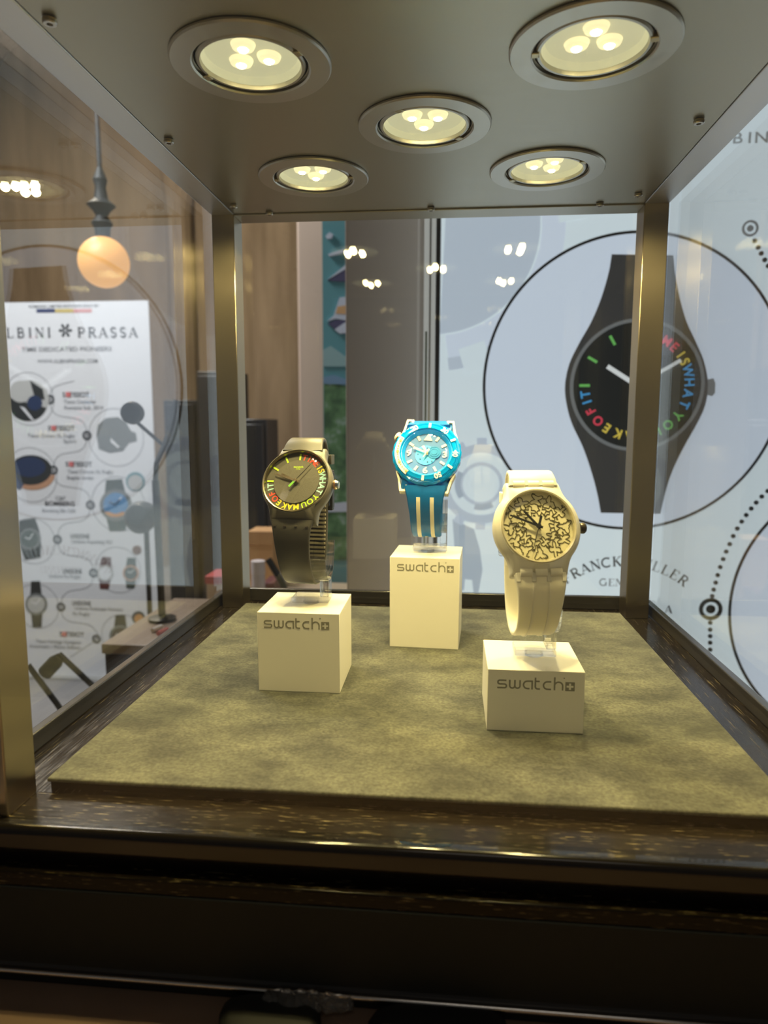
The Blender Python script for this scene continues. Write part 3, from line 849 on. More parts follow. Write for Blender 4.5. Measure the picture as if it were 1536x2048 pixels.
p = at(283, 1035, 1.98)
t = thing('studio_lamp', 'dark round lamp bowl beside the lower right of the roll-up banner', 'lamp', (p.x, 1.98, -1.36)); o_ = Vector(t.location)
g = G(); g.lathe([(0, .045), (.03, .04), (.046, .02), (.05, 0), (.046, -.008), (.03, 0), (0, .01)], 36, Matrix.Translation(p - o_) @ Matrix.Rotation(R(70), 4, 'X')); g.build('shade', mat('slate_metal', srgb(84, 88, 94), 0.35), t)
g = G(); g.tube([p - o_ + Vector((0, .03, -.03)), Vector((0, .03, .02))], .008, 10); g.build('stem', M['dark'], t)
g = G(); g.lathe([(0, 0), (.10, 0), (.10, .015), (.02, .025), (0, .025)], 32, Matrix.Translation((0, .03, 0))); g.build('base', M['dark'], t)

# ------------------------------------------------------------------ the display case
XL, XR = -0.1940, 0.1650          # outer faces of the posts
PW = 0.0185
YF0, YF1, YB0, YB1 = 0.2460, 0.2660, 0.5690, 0.5910
ZW, ZC = -0.006, 0.3198
case = thing('display_case', 'square glass display case with bronze corner posts and a steel lamp ceiling, holding three watches', 'display case', (-0.0145, 0.418, -0.06))
co = Vector(case.location)
mxc = Matrix.Translation(-co)


def cpart(g, name, mk, **k):
    g.v = [tuple(Vector(v) - co) for v in g.v]
    return g.build(name, mk, case, **k)


for x0 in (XL, XR - PW):
    cpart(G().box(x0, x0 + PW, YB0, YB1, ZW, ZC + .03), 'post', M['bronze'], bevel=0.0006)
    cpart(G().box(x0, x0 + PW, YF0, YF1, ZW, ZC + .03), 'post', M['bronze'], bevel=0.0006)
for x0 in (XL, XR - PW):
    cpart(G().box(x0, x0 + PW, YF1, YB0, ZC, ZC + .03), 'top_beam', M['beam'], bevel=0.0005)
cpart(G().box(XL + PW, XR - PW, YB0, YB1, ZC - .0008, ZC + .03), 'top_beam', M['steel'], bevel=0.0005)
cpart(G().box(XL + PW, XR - PW, YF0, YF1, ZC - .0008, ZC + .03), 'top_beam', M['steel'], bevel=0.0005)
# ceiling plate with five round openings
LX = [(-0.0946, 0.340), (0.0622, 0.340), (-0.0161, 0.4150), (-0.0946, 0.491), (0.0622, 0.491)]
import bmesh
bm = bmesh.new()
x0, x1, y0, y1 = XL + PW + .0006, XR - PW - .0006, YF1 + .0006, YB0 - .0003
edges = []
vs = [bm.verts.new((x, y, 0)) for x, y in ((x0, y0), (x1, y0), (x1, y1), (x0, y1))]
edges += [bm.edges.new((vs[i], vs[(i + 1) % 4])) for i in range(4)]
for cx, cy in LX:
    vv = [bm.verts.new((cx + .0265 * math.cos(2 * PI * i / 48), cy + .0265 * math.sin(2 * PI * i / 48), 0)) for i in range(48)]
    edges += [bm.edges.new((vv[i], vv[(i + 1) % 48])) for i in range(48)]
bmesh.ops.triangle_fill(bm, use_beauty=True, edges=edges, use_dissolve=False)
for f in [f for f in bm.faces if any((f.calc_center_median().xy - Vector(c_)).length < .0262 for c_ in LX)]: bm.faces.remove(f)
me = bpy.data.meshes.new('ceiling_plate'); bm.to_mesh(me); bm.free()
me.materials.append(M['steel'])
o = bpy.data.objects.new('ceiling_plate', me); col.objects.link(o); o.parent = case
o.location = Vector((0, 0, ZC + .0004)) - co
so = o.modifiers.new('thick', 'SOLIDIFY'); so.thickness = .0015; so.offset = 1 if me.polygons[0].normal.z > 0 else -1
cpart(G().box(XL, XR, YF0, YB1, ZC + .030, ZC + .034), 'roof_plate', M['beam'])
# wooden tray: side, rear and front rails
cpart(G().box(XL - .012, XL + .045, YF0 + .02, YB1 + .02, ZW - .016, ZW), 'side_rail', M['ebony_y'])
cpart(G().box(XR - .045, XR + .012, YF0 + .02, YB1 + .02, ZW - .016, ZW), 'side_rail', M['ebony_y'])
cpart(G().box(XL + .045, XR - .045, YB0 - .03, YB1 + .02, ZW - .016, ZW), 'rear_rail', M['ebony_x'])
cpart(G().box(XL - .012, XR + .012, .2415, YF0 + .02, ZW - .016, ZW), 'front_rail', M['ebony_x'])
cpart(G().box(XL + .045, XR - .045, YF0 + .02, YB0 - .03, ZW - .016, ZW - .002), 'tray_board', M['ebony_x'])
# black glazing lips that hold the panes
LH = 0.0035
cpart(G().box(XL - .0085, XL - .0035, YF1, YB1 + .004, ZW, LH), 'glazing_lip', M['lip'], bevel=0.0007)
cpart(G().box(XR + .0035, XR + .0085, YF1, YB1 + .004, ZW, LH), 'glazing_lip', M['lip'], bevel=0.0007)
cpart(G().box(XL, XR, YB1 + .003, YB1 + .008, ZW, LH + .002), 'glazing_lip', M['lip'], bevel=0.0007)
g = G()
prof = [(.2425, ZW - .0125), (.2375, ZW - .0122)] + [(.2390 + .0026 * math.cos(R(a)), ZW - .0008 + .0030 * math.sin(R(a))) for a in (190, 160, 130, 100, 75, 50, 25, 0)] + [(.2425, ZW)]
g.rings([[(XL - .25, y, z) for y, z in prof], [(XR + .25, y, z) for y, z in prof]])
cpart(g, 'front_edge_moulding', mat('polished_edge', (0.012, 0.010, 0.008), 0.14, 0.0, Coat_Weight=0.4, Coat_Roughness=0.05, Specular_IOR_Level=0.3), smooth=50)
cpart(G().box(XL - .25, XR + .25, .2305, .2425, ZW - .0180, ZW - .0120), 'lower_step', M['ebony_x'], bevel=0.0006)
cpart(G().box(XL - .25, XR + .25, .2300, .2420, -.0640, ZW - .0178), 'front_panel', M['black_panel'], bevel=0.0008)
g = G(); g.tube([(XL - .25, .2318, -.0570), (XR + .25, .2318, -.0570)], .0024, 10)
cpart(g, 'base_trim', mat('satin_trim', (0.02, 0.02, 0.02), 0.3))
g = G(); g.tube([(XL - .25, .2290, -.0585), (XR + .25, .2290, -.0585)], .0010, 12)
cpart(g, 'chrome_strip', M['chrome'])
# panes
cpart(G().box(XL - .0075, XL - .0035, YF1 - .018, YB1 + .002, LH - .004, ZC + .028), 'glass_pane', M['side_glass'])
cpart(G().box(XR + .0035, XR + .0075, YF1 - .018, YB1 + .002, LH - .004, ZC + .028), 'glass_pane', M['side_glass'])
cpart(G().box(XL, XR, YB1 + .0008, YB1 + .0048, LH - .004, ZC + .028), 'glass_pane', M['glass'])
cpart(G().box(XL + .002, XR - .002, YF0 - .0044, YF0 - .0010, ZW + .0002, ZC + .028), 'glass_pane', M['glass'])
for x, y in ((-.1685, .2975), (-.1685, .4215), (.1357, .2975), (.1357, .4215), (-.1454, .5660), (-.0164, .5660), (.1125, .5660), (-.1683, .5455), (.1357, .5455)):
    g = G(); mx = Matrix.Translation((x, y, ZC)) @ Matrix.Rotation(PI, 4, 'X')
    g.lathe([(0, 0), (.0028, 0), (.0030, .0004), (.0030, .0016), (.0026, .0021), (.0013, .0021), (.0012, .0010), (0, .0010)], 24, mx)
    cpart(g, 'screw', M['screw'])

# suede covered board on the tray
smt = thing('suede_mat', 'olive grey suede board covering the floor of the glass case', 'mat', (-.015, .4156, ZW))
g = G(); g.box(-.1715 + .015, .1410 + .015, .2668 - .4156, .5640 - .4156, .0040, .0060); g.build('suede_top', M['suede'], smt, bevel=0.0009, seg=3)
g = G(); g.box(-.1712 + .015, .1407 + .015, .2695 - .4156, .5637 - .4156, .0, .0040); g.build('shadow_gap_base', mat('gap_shade_black', (0.006, 0.006, 0.005), 1.0, 0.0, Specular_IOR_Level=0.0), smt)  # near-black colour paints in the shadow gap under the suede top

# recessed lamps
M['led'] = lit('led_glow', (1.0, 0.86, 0.42), 26.0)
M['diffuser'] = lit('lamp_diffuser', (0.94, 0.92, 0.60), 0.42)
M['lens'] = lit('lamp_lens', (1.0, 0.88, 0.50), 1.0)
M['ring'] = brushed('lamp_ring_steel', (0.54, 0.51, 0.43), 0.34, (2, 2, 2))
M['groove'] = mat('lamp_groove', (0.02, 0.02, 0.018), 0.5)
LAB = ['recessed round lamp in the case ceiling, at the front left', 'recessed round lamp in the case ceiling, at the front right', 'recessed round lamp in the middle of the case ceiling', 'recessed round lamp in the case ceiling, at the rear left', 'recessed round lamp in the case ceiling, at the rear right']
ROT = [(20, 200, 100), (15, 185, 95), (-40, 120, 265), (0, 180, 270), (35, 215, 60)]
for k, (x, y) in enumerate(LX):
    t = thing('downlight', LAB[k], 'lamp', (x, y, ZC), (PI, 0, 0), 'recessed lamps in the case ceiling')   # local +z points down
    g = G(); g.lathe([(.0270, -.004), (.0270, .0012), (.0278, .0018), (.0368, .0016), (.0375, .0008), (.0375, -.0001), (.0270, -.0001)], 80); g.build('trim_ring', M['ring'], t, smooth=30)
    g = G(); g.lathe([(.0256, -.010), (.0272, -.010), (.0272, -.004), (.0256, -.004)], 64, closed=True); g.build('groove', M['groove'], t)
    g = G(); g.lathe([(.0252, -.008), (.0255, .0002), (.0248, .0010), (.0236, .0010), (.0233, -.0008), (.0231, -.006)], 64); g.build('gimbal_ring', M['ring'], t, smooth=30)
    g = G(); g.lathe([(0, -.0068), (.0225, -.0060), (.0233, -.0020), (.0231, -.0008), (.0215, -.0040), (0, -.0046)], 64); g.build('diffuser', M['diffuser'], t)
    a0 = ROT[k][2]
    for q in range(3):
        a = R(a0 + 120 * q); mx = Matrix.Translation((.0083 * math.cos(a), .0083 * math.sin(a), -.0046))
        g = G(); g.lathe([(0, .0028), (.0034, .0027), (.0050, .0020), (.0057, .0004), (.0057, -.001)], 28, mx); ln_ = g.build('lens', M['lens'], t)
        g = G(); g.lathe([(0, .0036), (.0020, .0034), (.0026, .0026), (0, .0026)], 20, mx); g.build('led', M['led'], ln_)
    for a in ROT[k][:2]:
        g = G(); g.box(.0238, .0276, -.0022, .0022, -.001, .0016, Matrix.Rotation(R(a), 4, 'Z')); g.build('clip', mat('clip_brass', (.5, .42, .25), .3, 1.0), t, bevel=.0005)
    for q in range(3):
        a = R(a0 + 120 * q)
        l = bpy.data.lights.new('downlight_beam', 'SPOT'); l.energy = SPOT_W / 3; l.color = SPOT_C; l.spot_size = R(170); l.spot_blend = 0.9; l.shadow_soft_size = .0032
        lo = bpy.data.objects.new('downlight_beam', l); col.objects.link(lo); lo.location = (x + .0083 * math.cos(a), y - .0083 * math.sin(a), ZC - .0012)

# ------------------------------------------------------------------ white blocks with the logo
def logo(g, x0, z0, xh, y):
    """lower-case maker's logo, left edge x0, base-line z0, x-height xh, on the plane facing -y"""
    st_ = .172
    lets = [
        (1.02, [[(1.0, .92), (.3, .92)] + arc(.3, .71, .21, 90, 270)[1:] + [(.8, .5)] + arc(.8, .29, .21, 90, -90)[1:] + [(.03, .08)]]),
        (1.10, [[(0, 1.0), (0, .36)] + arc(.275, .355, .275, 180, 360)[1:] + [(.55, 1.0)], [(.55, 1.0), (.55, .36)] + arc(.825, .355, .275, 180, 360)[1:] + [(1.1, 1.0)]]),
        (0.95, [[(.95, 0), (.95, .92), (.5, .92)] + arc(.45, .5, .42, 90, 270)[1:] + [(.68, .08)]]),
        (0.50, [[(0, 1.34), (0, .34)] + arc(.26, .34, .26, 180, 270)[1:] + [(.50, .08)], [(0, .93), (.46, .93)]]),
        (0.86, [[(.84, .92), (.5, .92)] + arc(.45, .5, .42, 90, 270)[1:] + [(.84, .08)]]),
        (0.86, [[(0, 1.45), (0, 0)], [(0, .5)] + arc(.43, .49, .43, 180, 0)[0:] + [(.86, 0)]])]
    x = 0; k = 0
    mx = Matrix(((xh, 0, 0, x0), (0, 0, -1, y), (0, xh, 0, z0), (0, 0, 0, 1)))
    for adv, paths in lets:
        for p in paths:
            k += 1; g.stroke([(a + x + st_ / 2, b_) for a, b_ in p], st_, 0, .00004 + .00003 * (k % 3), mx)
        x += adv + .27 + st_ * .4
    g.disc(x - .12, 1.38, .07, 0, .00006, 12, mx)
    # square with a cross left open
    s0, s1 = x + .02, x + 1.02
    a, c_ = .30, .10
    mid = (s0 + s1) / 2; my = .46
    for sx in (-1, 1):
        for sy in (-1, 1):
            xs = sorted((mid + sx * .11, mid + sx * .5)); ys = sorted((my + sy * .11, my + sy * .5))
            g.prism([(xs[0], ys[0]), (xs[1], ys[0]), (xs[1], ys[1]), (xs[0], ys[1])], 0, .00006, mx)
        xs = sorted((mid + sx * .36, mid + sx * .5))
        g.prism([(xs[0], my - .11), (xs[1], my - .11), (xs[1], my + .11), (xs[0], my + .11)], 0, .00006, mx)
        ys = sorted((my + sx * .36, my + sx * .5))
        g.prism([(mid - .11, ys[0]), (mid + .11, ys[0]), (mid + .11, ys[1]), (mid - .11, ys[1])], 0, .00006, mx)
    return s1


LOGO_W = logo(G(), 0, 0, 1.0, 0)
BLK = {'a': (-.0835, .3727, .0464, 0, .0380, 'medium-height white block under the black watch'),
       'b': (-.0139, .4578, .0629, 3.4 * -1, .0388, 'tallest white block under the blue watch'),
       'c': (.0444, .3330, .0318, 0, .0382, 'lowest white block under the translucent white watch')}
HB = .02365
for k, (x, yf, h_, rz, lw_, lab) in BLK.items():
    t = thing('display_block', lab, 'display block', (x, yf + HB, 0), (0, 0, R(rz)), 'white watch display blocks')
    g = G(); g.box(-HB, HB, -HB, HB, 0, h_); g.build('body', M['block'], t, bevel=.0003)
    xh = lw_ / LOGO_W
    off = {'a': .0012, 'b': -.0003, 'c': .0003}[k]
    g = G(); logo(g, -lw_ / 2 - off, h_ - {'a': .0091, 'b': .0094, 'c': .0097}[k], xh, -HB - .00002); g.build('logo', M['logo'], t)

# ------------------------------------------------------------------ watches
# root frame of a watch: x right, y away from the viewer, z up, origin under the strap; dial frame tilted back by alpha
def loop_band(path, widths, thick, n=6, crown=0.0):
    """strap swept along a (y, z) path; rounded rectangular section"""
    P = catmull([Vector((0, a, b_)) for a, b_ in path], n)
    tot = len(P); rs = []
    for i, p in enumerate(P):
        t_ = P[min(i + 1, tot - 1)] - P[max(i - 1, 0)]; t_.normalize()
        nn = Vector((0, -t_.z, t_.y))
        s = i / (tot - 1) * (len(widths) - 1); j = min(int(s), len(widths) - 2); wd = widths[j] + (widths[j + 1] - widths[j]) * (s - j)
        hw, ht = wd / 2, thick / 2; r_ = ht * .75
        sec = []
        for u, v in ((-hw, -ht + r_), (-hw + r_ * .3, -ht + r_ * .3), (-hw + r_, -ht), (0, -ht), (hw - r_, -ht), (hw - r_ * .3, -ht + r_ * .3), (hw, -ht + r_), (hw, ht - r_), (hw - r_ * .3, ht - r_ * .3), (hw - r_, ht), (0, ht + crown), (-hw + r_, ht), (-hw + r_ * .3, ht - r_ * .3), (-hw, ht - r_)):
            sec.append(tuple(p + Vector((u, 0, 0)) + nn * v))
        rs.append(sec)
    g = G(); g.rings(rs); return g


def case_outline(Rc, lug_w, lug_l, n=144, y0=.62):
    """polar outline of a cushion case: round flanks flowing into lugs"""
    ys = Rc * y0; xs = math.sqrt(Rc * Rc - ys * ys); sl = -ys / xs

    def half(y):
        y = abs(y)
        if y <= ys: return math.sqrt(Rc * Rc - y * y)
        L_ = lug_l - ys; t_ = (y - ys) / L_
        h00 = 2 * t_ ** 3 - 3 * t_ ** 2 + 1; h10 = t_ ** 3 - 2 * t_ ** 2 + t_; h01 = -2 * t_ ** 3 + 3 * t_ ** 2; h11 = t_ ** 3 - t_ ** 2
        return h00 * xs + h10 * L_ * sl + h01 * lug_w + h11 * L_ * (-.18)
    out = []
    for i in range(n):
        a = 2 * PI * i / n; c_, s_ = math.cos(a), math.sin(a); lo, hi = 0, lug_l * 1.5
        for _ in range(40):
            m_ = (lo + hi) / 2
            if abs(m_ * s_) <= lug_l and abs(m_ * c_) <= half(m_ * s_): lo = m_
            else: hi = m_
        out.append((lo * c_, lo * s_))
    return out


def case_mesh(Rc, lug_w, lug_l, rin, th=.009, drop=.0045, y0=.62):
    ol = case_outline(Rc, lug_w, lug_l, y0=y0); n = len(ol)

    def ring(k, z, inset=0.0):
        r_ = []
        for x, y in ol:
            l = math.hypot(x, y); f = k * (l - inset) / l
            r_.append((x * f, y * f, z - drop * max(0, (abs(y) - Rc * .55) / (lug_l - Rc * .55)) ** 1.5))
        return r_
    circ_ = lambda r_, z: [(r_ * math.cos(2 * PI * i / n), r_ * math.sin(2 * PI * i / n), z) for i in range(n)]
    g = G()
    g.rings([ring(.88, -th), ring(.98, -th * .78), ring(1.0, -th * .45), ring(1.0, -th * .12), ring(1, .0004, .0008), ring(1, .0010, .0020), circ_(rin + .0010, .0016), circ_(rin + .0002, .0016), circ_(rin, .0010), circ_(rin, -.0030)], True, True)
    return g


def hands_at(g, ang, ln_, tail, w0, w1, z):
    c_, s_ = math.sin(R(ang)), math.cos(R(ang))
    q = lambda u, v: (u * c_ + v * s_, u * s_ - v * c_)
    g.prism([q(-tail, -w0 / 2), q(0, -w0 / 2), q(ln_, -w1 / 2), q(ln_, w1 / 2), q(0, w0 / 2), q(-tail, w0 / 2)], z, z + .0003)


def wristwatch(label, px, py, Y, zbase, alpha, yaw=0.0, roll=0.0):
    p = at(px, py, Y)
    t = thing('wristwatch', label, 'watch', (p.x, p.y, zbase), (0, 0, R(yaw)), 'watches on show in the case')
    hl = (0, 0, p.z - zbase)
    t['_h'] = p.z - zbase
    rot = (Matrix.Rotation(R(90 - alpha), 4, 'X') @ Matrix.Rotation(R(-roll), 4, 'Z')).to_euler()
    return t, hl, rot, p.z - zbase


def buckle(t, hz, y, z, wd, mk, pin, lean=0.0, keeper=True, strapm=None, kz=-.016):
    mx = Matrix.Translation((0, y, hz + z)) @ Matrix.Rotation(lean, 4, 'X')
    g = G()
    for x in (-wd / 2 - .0022, wd / 2 + .0002): g.box(x, x + .0020, -.0024, .0024, -.012, .010, mx)
    g.box(-wd / 2 - .002, wd / 2 + .002, -.0022, .0022, -.0135, -.0105, mx); g.box(-wd / 2 - .002, wd / 2 + .002, -.0022, .0022, .0085, .0115, mx)
    bk = g.build('buckle', mk, t, bevel=.0005)
    g = G(); g.tube([(0, .0028, .009), (0, .0034, 0), (0, .0026, -.012)], .0011, 10, mx); g.build('prong', pin, bk)
    if keeper:
        g = G(); m2 = Matrix.Translation((0, y - .0008, hz + z + kz)) @ Matrix.Rotation(lean, 4, 'X')
        hw = wd / 2 + .0010
        g.box(-hw - .0012, -hw, -.0034, .0036, -.003, .003, m2); g.box(hw, hw + .0012, -.0034, .0036, -.003, .003, m2)
        g.box(-hw, hw, -.0034, -.0024, -.003, .003, m2); g.box(-hw, hw, .0026, .0036, -.003, .003, m2)
        g.build('strap_keeper', strapm, t, bevel=.0004)


def stand(t_lab, bk, base_dx, dy, zb, up_dx):
    """clear holder: foot on the block, plate, upright slab and a cuff lying inside the strap loop (zb = strap bottom above the block)"""
    x, yf, h_, rz, lw_, lab = BLK[bk]
    t = thing('watch_holder', t_lab, 'holder', (x + base_dx, yf + HB, h_ + .00002), (0, 0, 0), 'clear acrylic watch holders')
    g = G(); g.lathe([(0, 0), (.0048, 0), (.0048, .0016), (0, .0016)], 28); g.build('foot', M['acrylic'], t, bevel=.0003)
    g = G(); g.box(-.0105, up_dx + .0026, -.0075, .0075, .0016, .0048); g.build('plate', M['acrylic'], t, bevel=.0006)
    zt = zb + .0024
    g = G(); g.box(up_dx - .0026, up_dx + .0026, -.0062, .0062, .0048, zt + .0010); g.build('upright', M['acrylic'], t, bevel=.0009)
    cuff = [(dy - .0065, zt + .0150), (dy - .0030, zt + .0065), (dy + .0040, zt + .0012), (dy + .0118, zt + .0002), (dy + .0185, zt + .0032), (dy + .0235, zt + .0110), (dy + .0262, zt + .0210)]
    g = loop_band(cuff, [.013, .013], .0013, 6); g.v = [(v[0] + up_dx + .0026 - .0065, v[1], v[2]) for v in g.v]; g.build('cuff', M['acrylic'], t)
    return t


M['watch_black'] = mat('matte_black_case', (0.135, 0.126, 0.105), 0.42)
M['strap_black'] = mat('black_silicone', (0.060, 0.057, 0.050), 0.45)
nt, N, L, b = nodes(M['strap_black'])
M['dial_black'] = mat('charcoal_dial', (0.115, 0.108, 0.088), 0.55)
nz = noise(M['dial_black'], 2600, (1, 1, 1), 2)
nt, N, L, b = nodes(M['dial_black'])
L.new(ramp(M['dial_black'], nz.outputs['Fac'], [(0.35, (0.085, 0.080, 0.064)), (0.7, (0.15, 0.14, 0.115))]).outputs[0], b.inputs['Base Color'])
M['dial_ring'] = mat('charcoal_chapter_ring', (0.095, 0.090, 0.072), 0.5)
M['gold'] = mat('gilt_metal', (0.80, 0.66, 0.42), 0.22, 1.0)
M['silver'] = mat('bright_metal', (0.8, 0.78, 0.74), 0.18, 1.0)
M['copper'] = mat('copper_metal', (0.80, 0.48, 0.30), 0.28, 1.0)
M['hand_black'] = mat('black_hand', (0.02, 0.02, 0.018), 0.35)
for n_, c_ in dict(red=(236, 84, 62), yellow=(244, 230, 60), blue=(186, 238, 236), green=(190, 226, 60)).items():
    M['wd_' + n_] = mat('dial_' + n_, srgb(*c_), 0.5)
mm_ = .001

# ---- black watch with coloured lettering (left)
t, hl, rot, H = wristwatch('black wristwatch with coloured lettering round the dial, on the left block', 592.5, 963, .388, .0492, 29.0, -7.0)
Ra, LW, LL, RI = .0210, .0134, .0238, .0190
case_o = case_mesh(Ra, LW, LL, RI).build('case', M['watch_black'], t, hl, rot, smooth=50)
g = G(); g.lathe([(RI - .0008, .0008), (RI - .0004, .0022), (RI + .0002, .0024), (RI + .0006, .0014)], 96); g.build('bezel_ring', mat('dark_gilt', (.30, .26, .17), .25, 1.0), t, hl, rot)
hl2 = tuple(Vector(hl) + rot.to_matrix() @ Vector((0, 0, .0017)))
g = G(); g.lathe([(0, -.0022), (RI, -.0022), (RI, -.0026), (0, -.0026)], 96); dial = g.build('dial', M['dial_ring'], t, hl2, rot)
g = G(); g.lathe([(0, -.0015), (.0134, -.0015), (.0136, -.0017), (.0136, -.0022)], 96); g.build('dial_centre', M['dial_black'], dial)
dial_words(.0157, .0037, -.0021, lambda c_: M['wd_' + c_], Matrix.Identity(4), dial, 'dial_word')
g = G(); put_text(g, 'swatch', Matrix.Translation((0, .0092, -.0014)), .0013, .0058, True, .02); put_text(g, 'SWISS', Matrix.Translation((0, .0078, -.0014)), .0007, .0026, True, .02); g.build('dial_logo', M['wd_green'], dial, smooth=0)
g = G(); hands_at(g, 295, .0102, .0020, .0011, .0009, -.0009); g.build('hour_hand', M['gold'], t, hl2, rot)
g = G(); hands_at(g, 287, .0140, .0026, .0011, .0008, -.0004); g.build('minute_hand', M['gold'], t, hl2, rot)
g = G(); hands_at(g, 37, .0125, 0, .0003, .0003, .0001); sh = g.build('second_hand', M['hand_black'], t, hl2, rot)
g = G(); hands_at(g, 218, .0052, -.0008, .0013, .0013, .0001); g.build('counterweight', mat('green_tail', srgb(120, 190, 70), .5), sh)
g = G(); g.lathe([(0, .0006), (.0010, .0005), (.0011, -.0008), (0, -.0008)], 20); g.build('hand_cap', M['gold'], t, hl2, rot)
g = G(); g.lathe([(RI - .0004, .0018), (RI - .0016, .0026), (RI * .7, .0030), (RI * .35, .0032), (0, .00325)], 96); g.build('crystal', M['crystal'], t, hl, rot)
mxk = Matrix.Rotation(R(90), 4, 'Y')
g = G(); g.lathe([(0, 0), (.0024, 0), (.0026, .0008), (.0026, .0022), (.0022, .0030), (0, .0031)], 28, Matrix.Translation((Ra + .0004, 0, -.0034)) @ mxk); cr = g.build('crown', M['silver'], t, hl, rot)
g = G(); g.lathe([(.0027, .0004), (.0029, .0010), (.0027, .0016)], 28, Matrix.Translation((Ra + .0004, 0, -.0034)) @ mxk); g.build('crown_band', M['copper'], cr)
up_path = [(.0118, .0168), (.0165, .0214), (.0218, .0234), (.0275, .0218), (.0318, .0165), (.0340, .0080), (.0348, 0), (.0346, -.0100), (.0338, -.0190)]
lo_path = [(-.0078, -.0212), (-.0094, -.0265), (-.0090, -.0345), (-.0065, -.0435), (-.0020, -.0525), (.0050, -.0590), (.0140, -.0612), (.0222, -.0580), (.0280, -.0490), (.0310, -.0380), (.0326, -.0260), (.0336, -.0150)]
lift = lambda pts: [(a, b_ + H) for a, b_ in pts]
loop_band(lift(up_path), [.0246, .0215, .0200, .0192, .0188, .0186, .0184], .0024).build('upper_strap', M['strap_black'], t, smooth=50)
ls = loop_band(lift(lo_path), [.0252, .0218, .0200, .0190, .0182, .0178, .0176, .0175, .0174], .0024).build('lower_strap', M['strap_black'], t, smooth=50)
g = G()
for k in range(14):
    s = k / 13; y, z = .0286 + .0046 * s - .0012 * s * s, -.0480 + .0330 * s
    g.box(-.0080, .0080, y - .0021, y - .0005, z - .0006 + H, z + .0006 + H)
g.build('strap_ridges', mat('grey_silicone', (.30, .27, .20), .5), ls)
g = G()
for x in (-.0095, -.0035, .0030, .0095): g.box(x - .0008, x + .0008, -.0108, -.0086, H - .0246, H - .0240)
g.build('lug_slots', M['gold'], ls)
buckle(t, H, .0354, -.0070, .0190, M['dark'], M['silver'], R(-2), True, M['strap_black'], .0180)
stand('clear holder carrying the black watch', 'a', .0030, .388 - .39635, .0116, .0088)

# ---- blue diver's watch (middle)
M['blue_clear'] = mat('clear_blue_resin', (0.0, 0.37, 1.0), 0.10, 0.0, Transmission_Weight=0.30, IOR=1.45, Coat_Weight=0.6, Coat_Roughness=0.05)
M['blue_strap'] = mat('blue_silicone', (0.0, 0.135, 0.44), 0.45)
M['blue_dial'] = mat('blue_dial', (0.01, 0.15, 0.48), 0.4)
M['teal_move'] = mat('teal_movement', (0.02, 0.42, 0.86), 0.35)
M['cream'] = mat('cream_print', (0.86, 0.80, 0.62), 0.5)
t, hl, rot, H = wristwatch('clear blue diver-style wristwatch with cream markers, on the tallest middle block', 853.7, 908, .470, .0675, 28.0, -3.0, 2.5)
Rb, RI = .0218, .0162
case_mesh(Rb, .0154, .0258, RI + .001, .010, .0045).build('case', M['blue_strap'], t, hl, rot, smooth=50)
g = G()
rsb = []
for r_, z in ((.0222, -.0040), (.0232, -.0030), (.0232, .0010), (.0222, .0022), (.0218, .0021), (.0216, .0027), (.0212, .0026), (.0209, .0032), (.0206, .0030), (.0202, .0036), (.0184, .0040), (.0178, .0044), (.0174, .0040), (.0168, .0012)):
    ring_ = []
    for i in range(192):
        a = 2 * PI * i / 192; rr = r_ * (1 + (.012 if (i // 4) % 2 == 0 and r_ > .0225 else 0)); ring_.append((rr * math.cos(a), rr * math.sin(a), z))
    rsb.append(ring_)
g.rings(rsb, False, False); bez = g.build('bezel', M['blue_clear'], t, hl, rot, smooth=30)
bz = lambda r_: .0038
mrk = G()
for a in (0, 60, 120, 180):
    pass
for a, kind in ((2, 'bar'), (35, '30'), (62, 'bar'), (92, '40'), (122, 'bar'), (152, '50'), (182, 'bar'), (330, '20')):
    r_ = .0195; mx = Matrix.Rotation(-R(a), 4, 'Z') @ Matrix.Translation((0, r_, bz(r_) + .0001)) @ Matrix.Rotation(R(-8), 4, 'X')
    if kind == 'bar': mrk.box(-.0008, .0008, -.0018, .0018, 0, .0006, mx)
    else: put_text(mrk, kind, mx @ Matrix.Translation((0, 0, .0006)), .0036, .0050, True, .03)
mrk.build('bezel_numerals', M['cream'], bez, smooth=0)
g = G(); pts_o = arc(0, 0, .0212, 214, 158, 20); rs_ = []
for i in range(25):
    a = R(234 - (234 - 150) * i / 24)
    rs_.append([(r_ * math.cos(a), r_ * math.sin(a), bz(r_) + d) for r_, d in ((.0182, -.0006), (.0182, .0006), (.0214, .0003), (.0214, -.0012))])
g.rings(rs_); arcb = g.build('timing_arc', M['cream'], bez)
g = G()
for i in range(14):
    a = R(231 - 78 * i / 13); g.disc(.0195 * math.cos(a), .0195 * math.sin(a), .0004 if i % 4 else .0009, bz(.0195), bz(.0195) + .0009, 10)
g.build('timing_dots', mat('ochre_print', (.35, .26, .10), .6), arcb)
hl2 = tuple(Vector(hl) + rot.to_matrix() @ Vector((0, 0, .0022)))
g = G(); g.lathe([(0, -.0022), (RI + .002, -.0022), (RI + .002, -.0026), (0, -.0026)], 80); dial = g.build('dial', M['blue_dial'], t, hl2, rot)
g = G(); g.lathe([(RI - .0012, -.0018), (RI + .0006, .0008), (RI + .0010, .0008), (RI + .0010, -.0018)], 96); g.build('chapter_ring', mat('blue_chapter', (.01, .36, 1.0), .25), dial)
g = G(); g.disc(-.0006, -.0012, .0072, -.0022, -.0017, 60); mv = g.build('movement_plate', M['teal_move'], dial)
